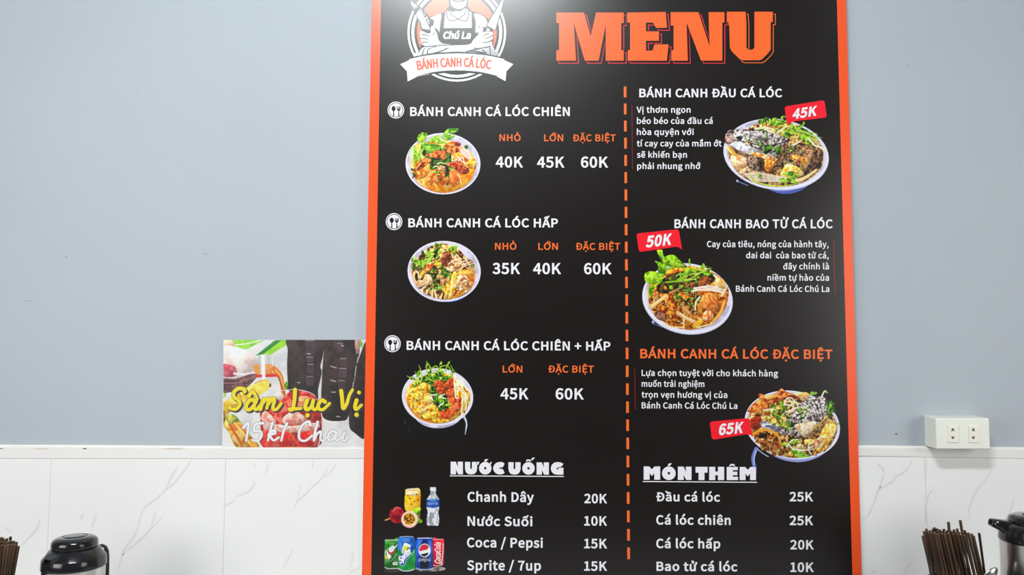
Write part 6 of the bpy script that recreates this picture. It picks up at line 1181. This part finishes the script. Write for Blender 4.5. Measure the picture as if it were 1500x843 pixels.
def jug_right():
    Yj = 1.60; c = at(1519.5, 800, Yj); cx, cy = c.x, c.y; R = .0655
    t = empty('thermos', (cx, cy, TZ), 'steel thermos jug with a long black pouring spout, at the right edge beside the chopsticks', 'thermos')
    zb = at(1463, 792, Yj).z - .001
    bmobj('steel_body', lathe_bm([(0, TZ + .002), (R - .004, TZ + .002), (R - .001, TZ + .012), (R - .001, zb - .002), (R - .0008, zb)], 72, cx, cy), M['steel'], t, True)
    zc = zb + .030
    bmobj('collar', lathe_bm([(R - .001, zb - .0015), (R + .0006, zb), (R + .0006, zb + .004), (R - .0012, zb + .022), (R - .005, zc), (.053, zc + .003), (.0505, zc + .004), (0, zc + .004)], 72, cx, cy), M['blackp'], t, True)
    bmobj('lid', lathe_bm([(.046, zc - .002), (.0485, zc), (.0486, zc + .009), (.0460, zc + .0150), (.040, zc + .0180), (.030, zc + .0192), (0, zc + .0197)], 72, cx, cy), M['blackp'], t, True)
    bmobj('release_button', lathe_bm([(.0245, zc + .017), (.025, zc + .0205), (.023, zc + .0215), (0, zc + .022)], 40, cx + .002, cy), M['blackp'], t, True)
    a = math.radians(170); bm = bmesh.new(); rings = []
    for r, w, z0, z1 in ((.040, .020, zc - .024, zc + .007), (.058, .018, zc - .022, zc + .0075), (.073, .0140, zc - .010, zc + .0090), (.0845, .0115, zc - .004, zc + .0095)):
        n = 14; ring = []
        for k in range(n):
            q = 2 * math.pi * k / n; y = w * math.copysign(abs(math.cos(q)) ** .6, math.cos(q)); z = (z0 + z1) / 2 + (z1 - z0) / 2 * math.copysign(abs(math.sin(q)) ** .6, math.sin(q))
            X, Y_ = rotz(r - (z - z0) * .25, y, a); ring.append(bm.verts.new((cx + X, cy + Y_, z)))
        rings.append(ring)
    for p, q in zip(rings, rings[1:]):
        for k in range(len(p)): bm.faces.new((p[k], p[(k + 1) % len(p)], q[(k + 1) % len(p)], q[k]))
    bm.faces.new(rings[0]); mid = rings[-1]; cen = sum((v_.co for v_ in mid), Vector()) / len(mid)
    inn = [bm.verts.new(cen + (v_.co - cen) * .78) for v_ in mid]; X, Y_ = rotz(-.012, 0, a); dp = [bm.verts.new(v_.co + Vector((X, Y_, 0))) for v_ in inn]
    for k in range(len(mid)):
        j = (k + 1) % len(mid); bm.faces.new((mid[k], mid[j], inn[j], inn[k])); bm.faces.new((inn[k], inn[j], dp[j], dp[k]))
    bm.faces.new(dp); bmobj('spout', bm, M['blackp'], t, True)
    b = math.radians(15); pts = []
    for r, z in ((.052, zc - .006), (.066, zc - .002), (.082, zc - .008), (.089, zc - .03), (.090, zc - .10), (.084, zc - .16), (.063, zc - .175)):
        x, y = rotz(r, 0, b); pts.append((cx + x, cy + y, z))
    bmobj('handle', tube_bm(pts, .009, 12, .6), M['blackp'], t, True)
jug_right()

# ------------------------------------------------------------------ chopsticks, one object each
def stick_mesh(r0, r1, L, m):
    bm = tube_bm([(0, 0, 0), (0, 0, L * .5), (0, 0, L - .0005), (0, 0, L)], [r0, (r0 + r1) / 2, r1, r1 * .86], 8)
    bmesh.ops.recalc_face_normals(bm, faces=bm.faces); me = bpy.data.meshes.new('chopstick'); bm.to_mesh(me); bm.free()
    me.materials.append(m); me.materials.append(M['woodend'])
    for p in me.polygons:
        if p.center.z > L - .0001: p.material_index = 1
    return me
SL = .250
MESH = [stick_mesh(.0019, .0026, SL, M['wood']), stick_mesh(.0020, .0028, SL, M['wood']), stick_mesh(.0019, .0025, SL, M['wood_dark'])]
def stick(tx, ty, bx, Y, kind, label, group, Yb=None):
    top = at(tx, ty, Y); low = at(bx, 843, Yb or Y); d = (low - top).normalized(); bot = top + d * SL
    o = bpy.data.objects.new('chopstick', MESH[kind]); COL.objects.link(o); o.location = bot
    o.rotation_euler = (-d).to_track_quat('Z', 'Y').to_euler(); return tag(o, label, 'chopstick', group)
R2 = np.random.RandomState(5)
def holder(cx, cy, top, r, label, bx):
    o = empty('chopstick_holder', (cx, cy, TZ), label, 'utensil holder')
    bmobj('cup', lathe_bm([(0, TZ + .001), (r, TZ + .001), (r, top), (r - .0012, top), (r - .0012, TZ + .004), (0, TZ + .004)], 48, cx, cy), M['holder'], o, False)
    return o
YS = 1.60
cR = at(1410, 845, YS); holder(cR.x, YS, cR.z - .013, .070, 'round dark metal holder full of chopsticks, left of the right-hand thermos', 0)
GRP = 'chopsticks bundled in the right-hand holder'; LBR = 'dark brown chopstick tip packed behind the front row of the right-hand bundle'
tops = []
# front row, then rows behind rising a little above it
for i, tx in enumerate((1351.5, 1361, 1365, 1369, 1373.5, 1379.5, 1383.5, 1389.5, 1396.5, 1402, 1407, 1412.5)):
    tops.append((tx, (785.5, 781, 782, 780.5, 782.5, 782, 782.5, 782, 783, 782.5, 784, 785)[i], 1361 + (tx - 1351) * 1.03 + 3, YS - .030 + .002 * (i % 3), i % 2))
for i in range(12): tops.append((1353.5 + i * 5.1, 778.2 + R2.rand() * 2.5, 1364 + i * 5.1, YS - .012 + .004 * (i % 2), int(R2.rand() * 2)))
for i in range(10): tops.append((1356.5 + i * 5.0 + R2.rand(), 774.8 + R2.rand() * 3, 1368 + i * 5.1, YS + .006 + .004 * (i % 2), int(R2.rand() * 3)))
LFR = 'dark brown chopstick in the front row of the bundle left of the right-hand thermos'
for i, (tx, ty, bx, Y, k) in enumerate(tops):
    if i == 0: stick(tx, ty, bx, Y, k, 'leftmost leaning chopstick of the right-hand bundle, its top lowest', None)
    elif i < 12: stick(tx, ty, bx, Y, k, LFR, 'front row of chopsticks in the right-hand holder')
    else: stick(tx, ty, bx, Y, k, LBR, GRP)
for tx, ty, bx, k, lb in ((1389.3, 765.3, 1396, 1, 'tall chopstick rising above the middle of the right-hand bundle'), (1406.4, 762.8, 1420, 1, 'tallest chopstick of the right-hand bundle, right of its middle'),
                          (1368.6, 773.2, 1378, 1, 'chopstick peeping out over the left part of the right-hand bundle'), (1412.8, 777.4, 1428, 0, 'chopstick at the right shoulder of the dense right-hand bundle')):
    stick(tx, ty, bx, YS + .014, k, lb, None)
stick(1418.0, 781, 1433, YS - .004, 1, 'dark chopstick beginning the small loose group right of the bundle', None)
stick(1423.0, 782.3, 1437, YS + .004, 0, 'middle chopstick of the small loose group right of the bundle', None)
stick(1425.6, 785, 1439.5, YS - .010, 1, 'rightmost chopstick of the small loose group right of the bundle', None)
stick(1434.2, 781.4, 1442.5, YS, 2, 'lone black chopstick between the loose group and the spoon', None)
# left bundle, cut by the picture's edge
YL = 1.56
cL = at(-6, 846, YL); holder(cL.x, YL, cL.z - .014, .055, 'round dark metal holder with chopsticks at the left edge beside the domed-lid thermos', 0)
GRL = 'chopsticks bundled in the left-hand holder'; LBL = 'brown chopstick tip packed behind the front row of the left-edge bundle'
for tx, ty, bx, Y, k in ((27.0, 800.5, 19.5, YL - .022, 1), (22.0, 797.5, 14, YL - .026, 0), (17.5, 799, 10.5, YL - .028, 1), (12.5, 798, 7, YL - .028, 0), (8.0, 800, 3, YL - .026, 1), (3.5, 799, -1, YL - .026, 1), (-2, 799, -5, YL - .026, 1), (-8, 799, -10, YL - .024, 0),
                         (24.3, 794.5, 16.5, YL - .006, 0), (20, 793, 12, YL - .008, 1), (15.5, 792.5, 10, YL - .006, 0), (11, 794, 6, YL - .008, 0), (6, 794.5, 2, YL - .006, 1), (1, 794, -2, YL - .008, 1), (-5, 794, -7, YL - .006, 0),
                         (10.0, 789.3, 6, YL + .008, 1), (4.2, 788.5, 1, YL + .010, 1), (7.5, 791, 3, YL + .003, 0), (-1, 790.5, -4, YL + .008, 1), (2.0, 787.5, 0, YL + .018, 1)):
    if tx == 27.0: stick(tx, ty, bx, Y, k, 'rightmost leaning chopstick of the bundle at the left edge', None)
    elif Y < YL - .01: stick(tx, ty, bx, Y, k, 'brown chopstick in the front row of the bundle at the left edge', 'front row of chopsticks in the left-hand holder')
    else: stick(tx, ty, bx, Y, k, LBL, GRL)
stick(15.4, 786.6, 13.5, YL + .012, 2, 'blackish chopstick rising highest from the bundle at the left edge', None)
# spoon leaning in the right holder
sp = empty('spoon', tuple(at(1452, 900, YS - .01)), 'steel spoon standing bowl-up in the holder, between the lone chopstick and the thermos', 'spoon')
c0 = at(1449.5, 845, YS - .012); bm = bmesh.new(); n, k = 20, 6; rr = []
ax = Vector((.62, -.12, .77)).normalized(); sd = Vector((.70, .30, -.52)); sd = (sd - ax * sd.dot(ax)).normalized(); nr = ax.cross(sd)
for j in range(k + 1):
    f = j / k; ring = []
    for i in range(n):
        a = 2 * math.pi * i / n; x, y = math.cos(a) * .022 * f, math.sin(a) * .0145 * f * (1 - .12 * math.cos(a))
        ring.append(bm.verts.new(c0 + ax * x + sd * y + nr * (.007 * (f * f - 1))))
    rr.append(ring)
for a_, b_ in zip(rr[1:], rr[2:]):
    for i in range(n): bm.faces.new((a_[i], a_[(i + 1) % n], b_[(i + 1) % n], b_[i]))
bm.faces.new(rr[1][::-1]); bmesh.ops.delete(bm, geom=rr[0], context='VERTS')
bmesh.ops.solidify(bm, geom=list(bm.faces), thickness=.0009)
bmobj('spoon_bowl', bm, M['steel'], sp, True)
bmobj('spoon_handle', tube_bm([c0 - ax * .020, c0 - ax * .03 + Vector((-.004, 0, -.012)), (cR.x + .012, YS - .006, TZ + .03)], [.0030, .0026, .0036], 10, .45), M['steel'], sp, True)

# children were built in world coordinates: keep them there under their empties
bpy.context.view_layer.update()
for o in list(SC.objects):
    if o.parent is not None and o.parent.parent is None and o.parent.type == 'EMPTY':
        o.matrix_parent_inverse = o.parent.matrix_world.inverted()
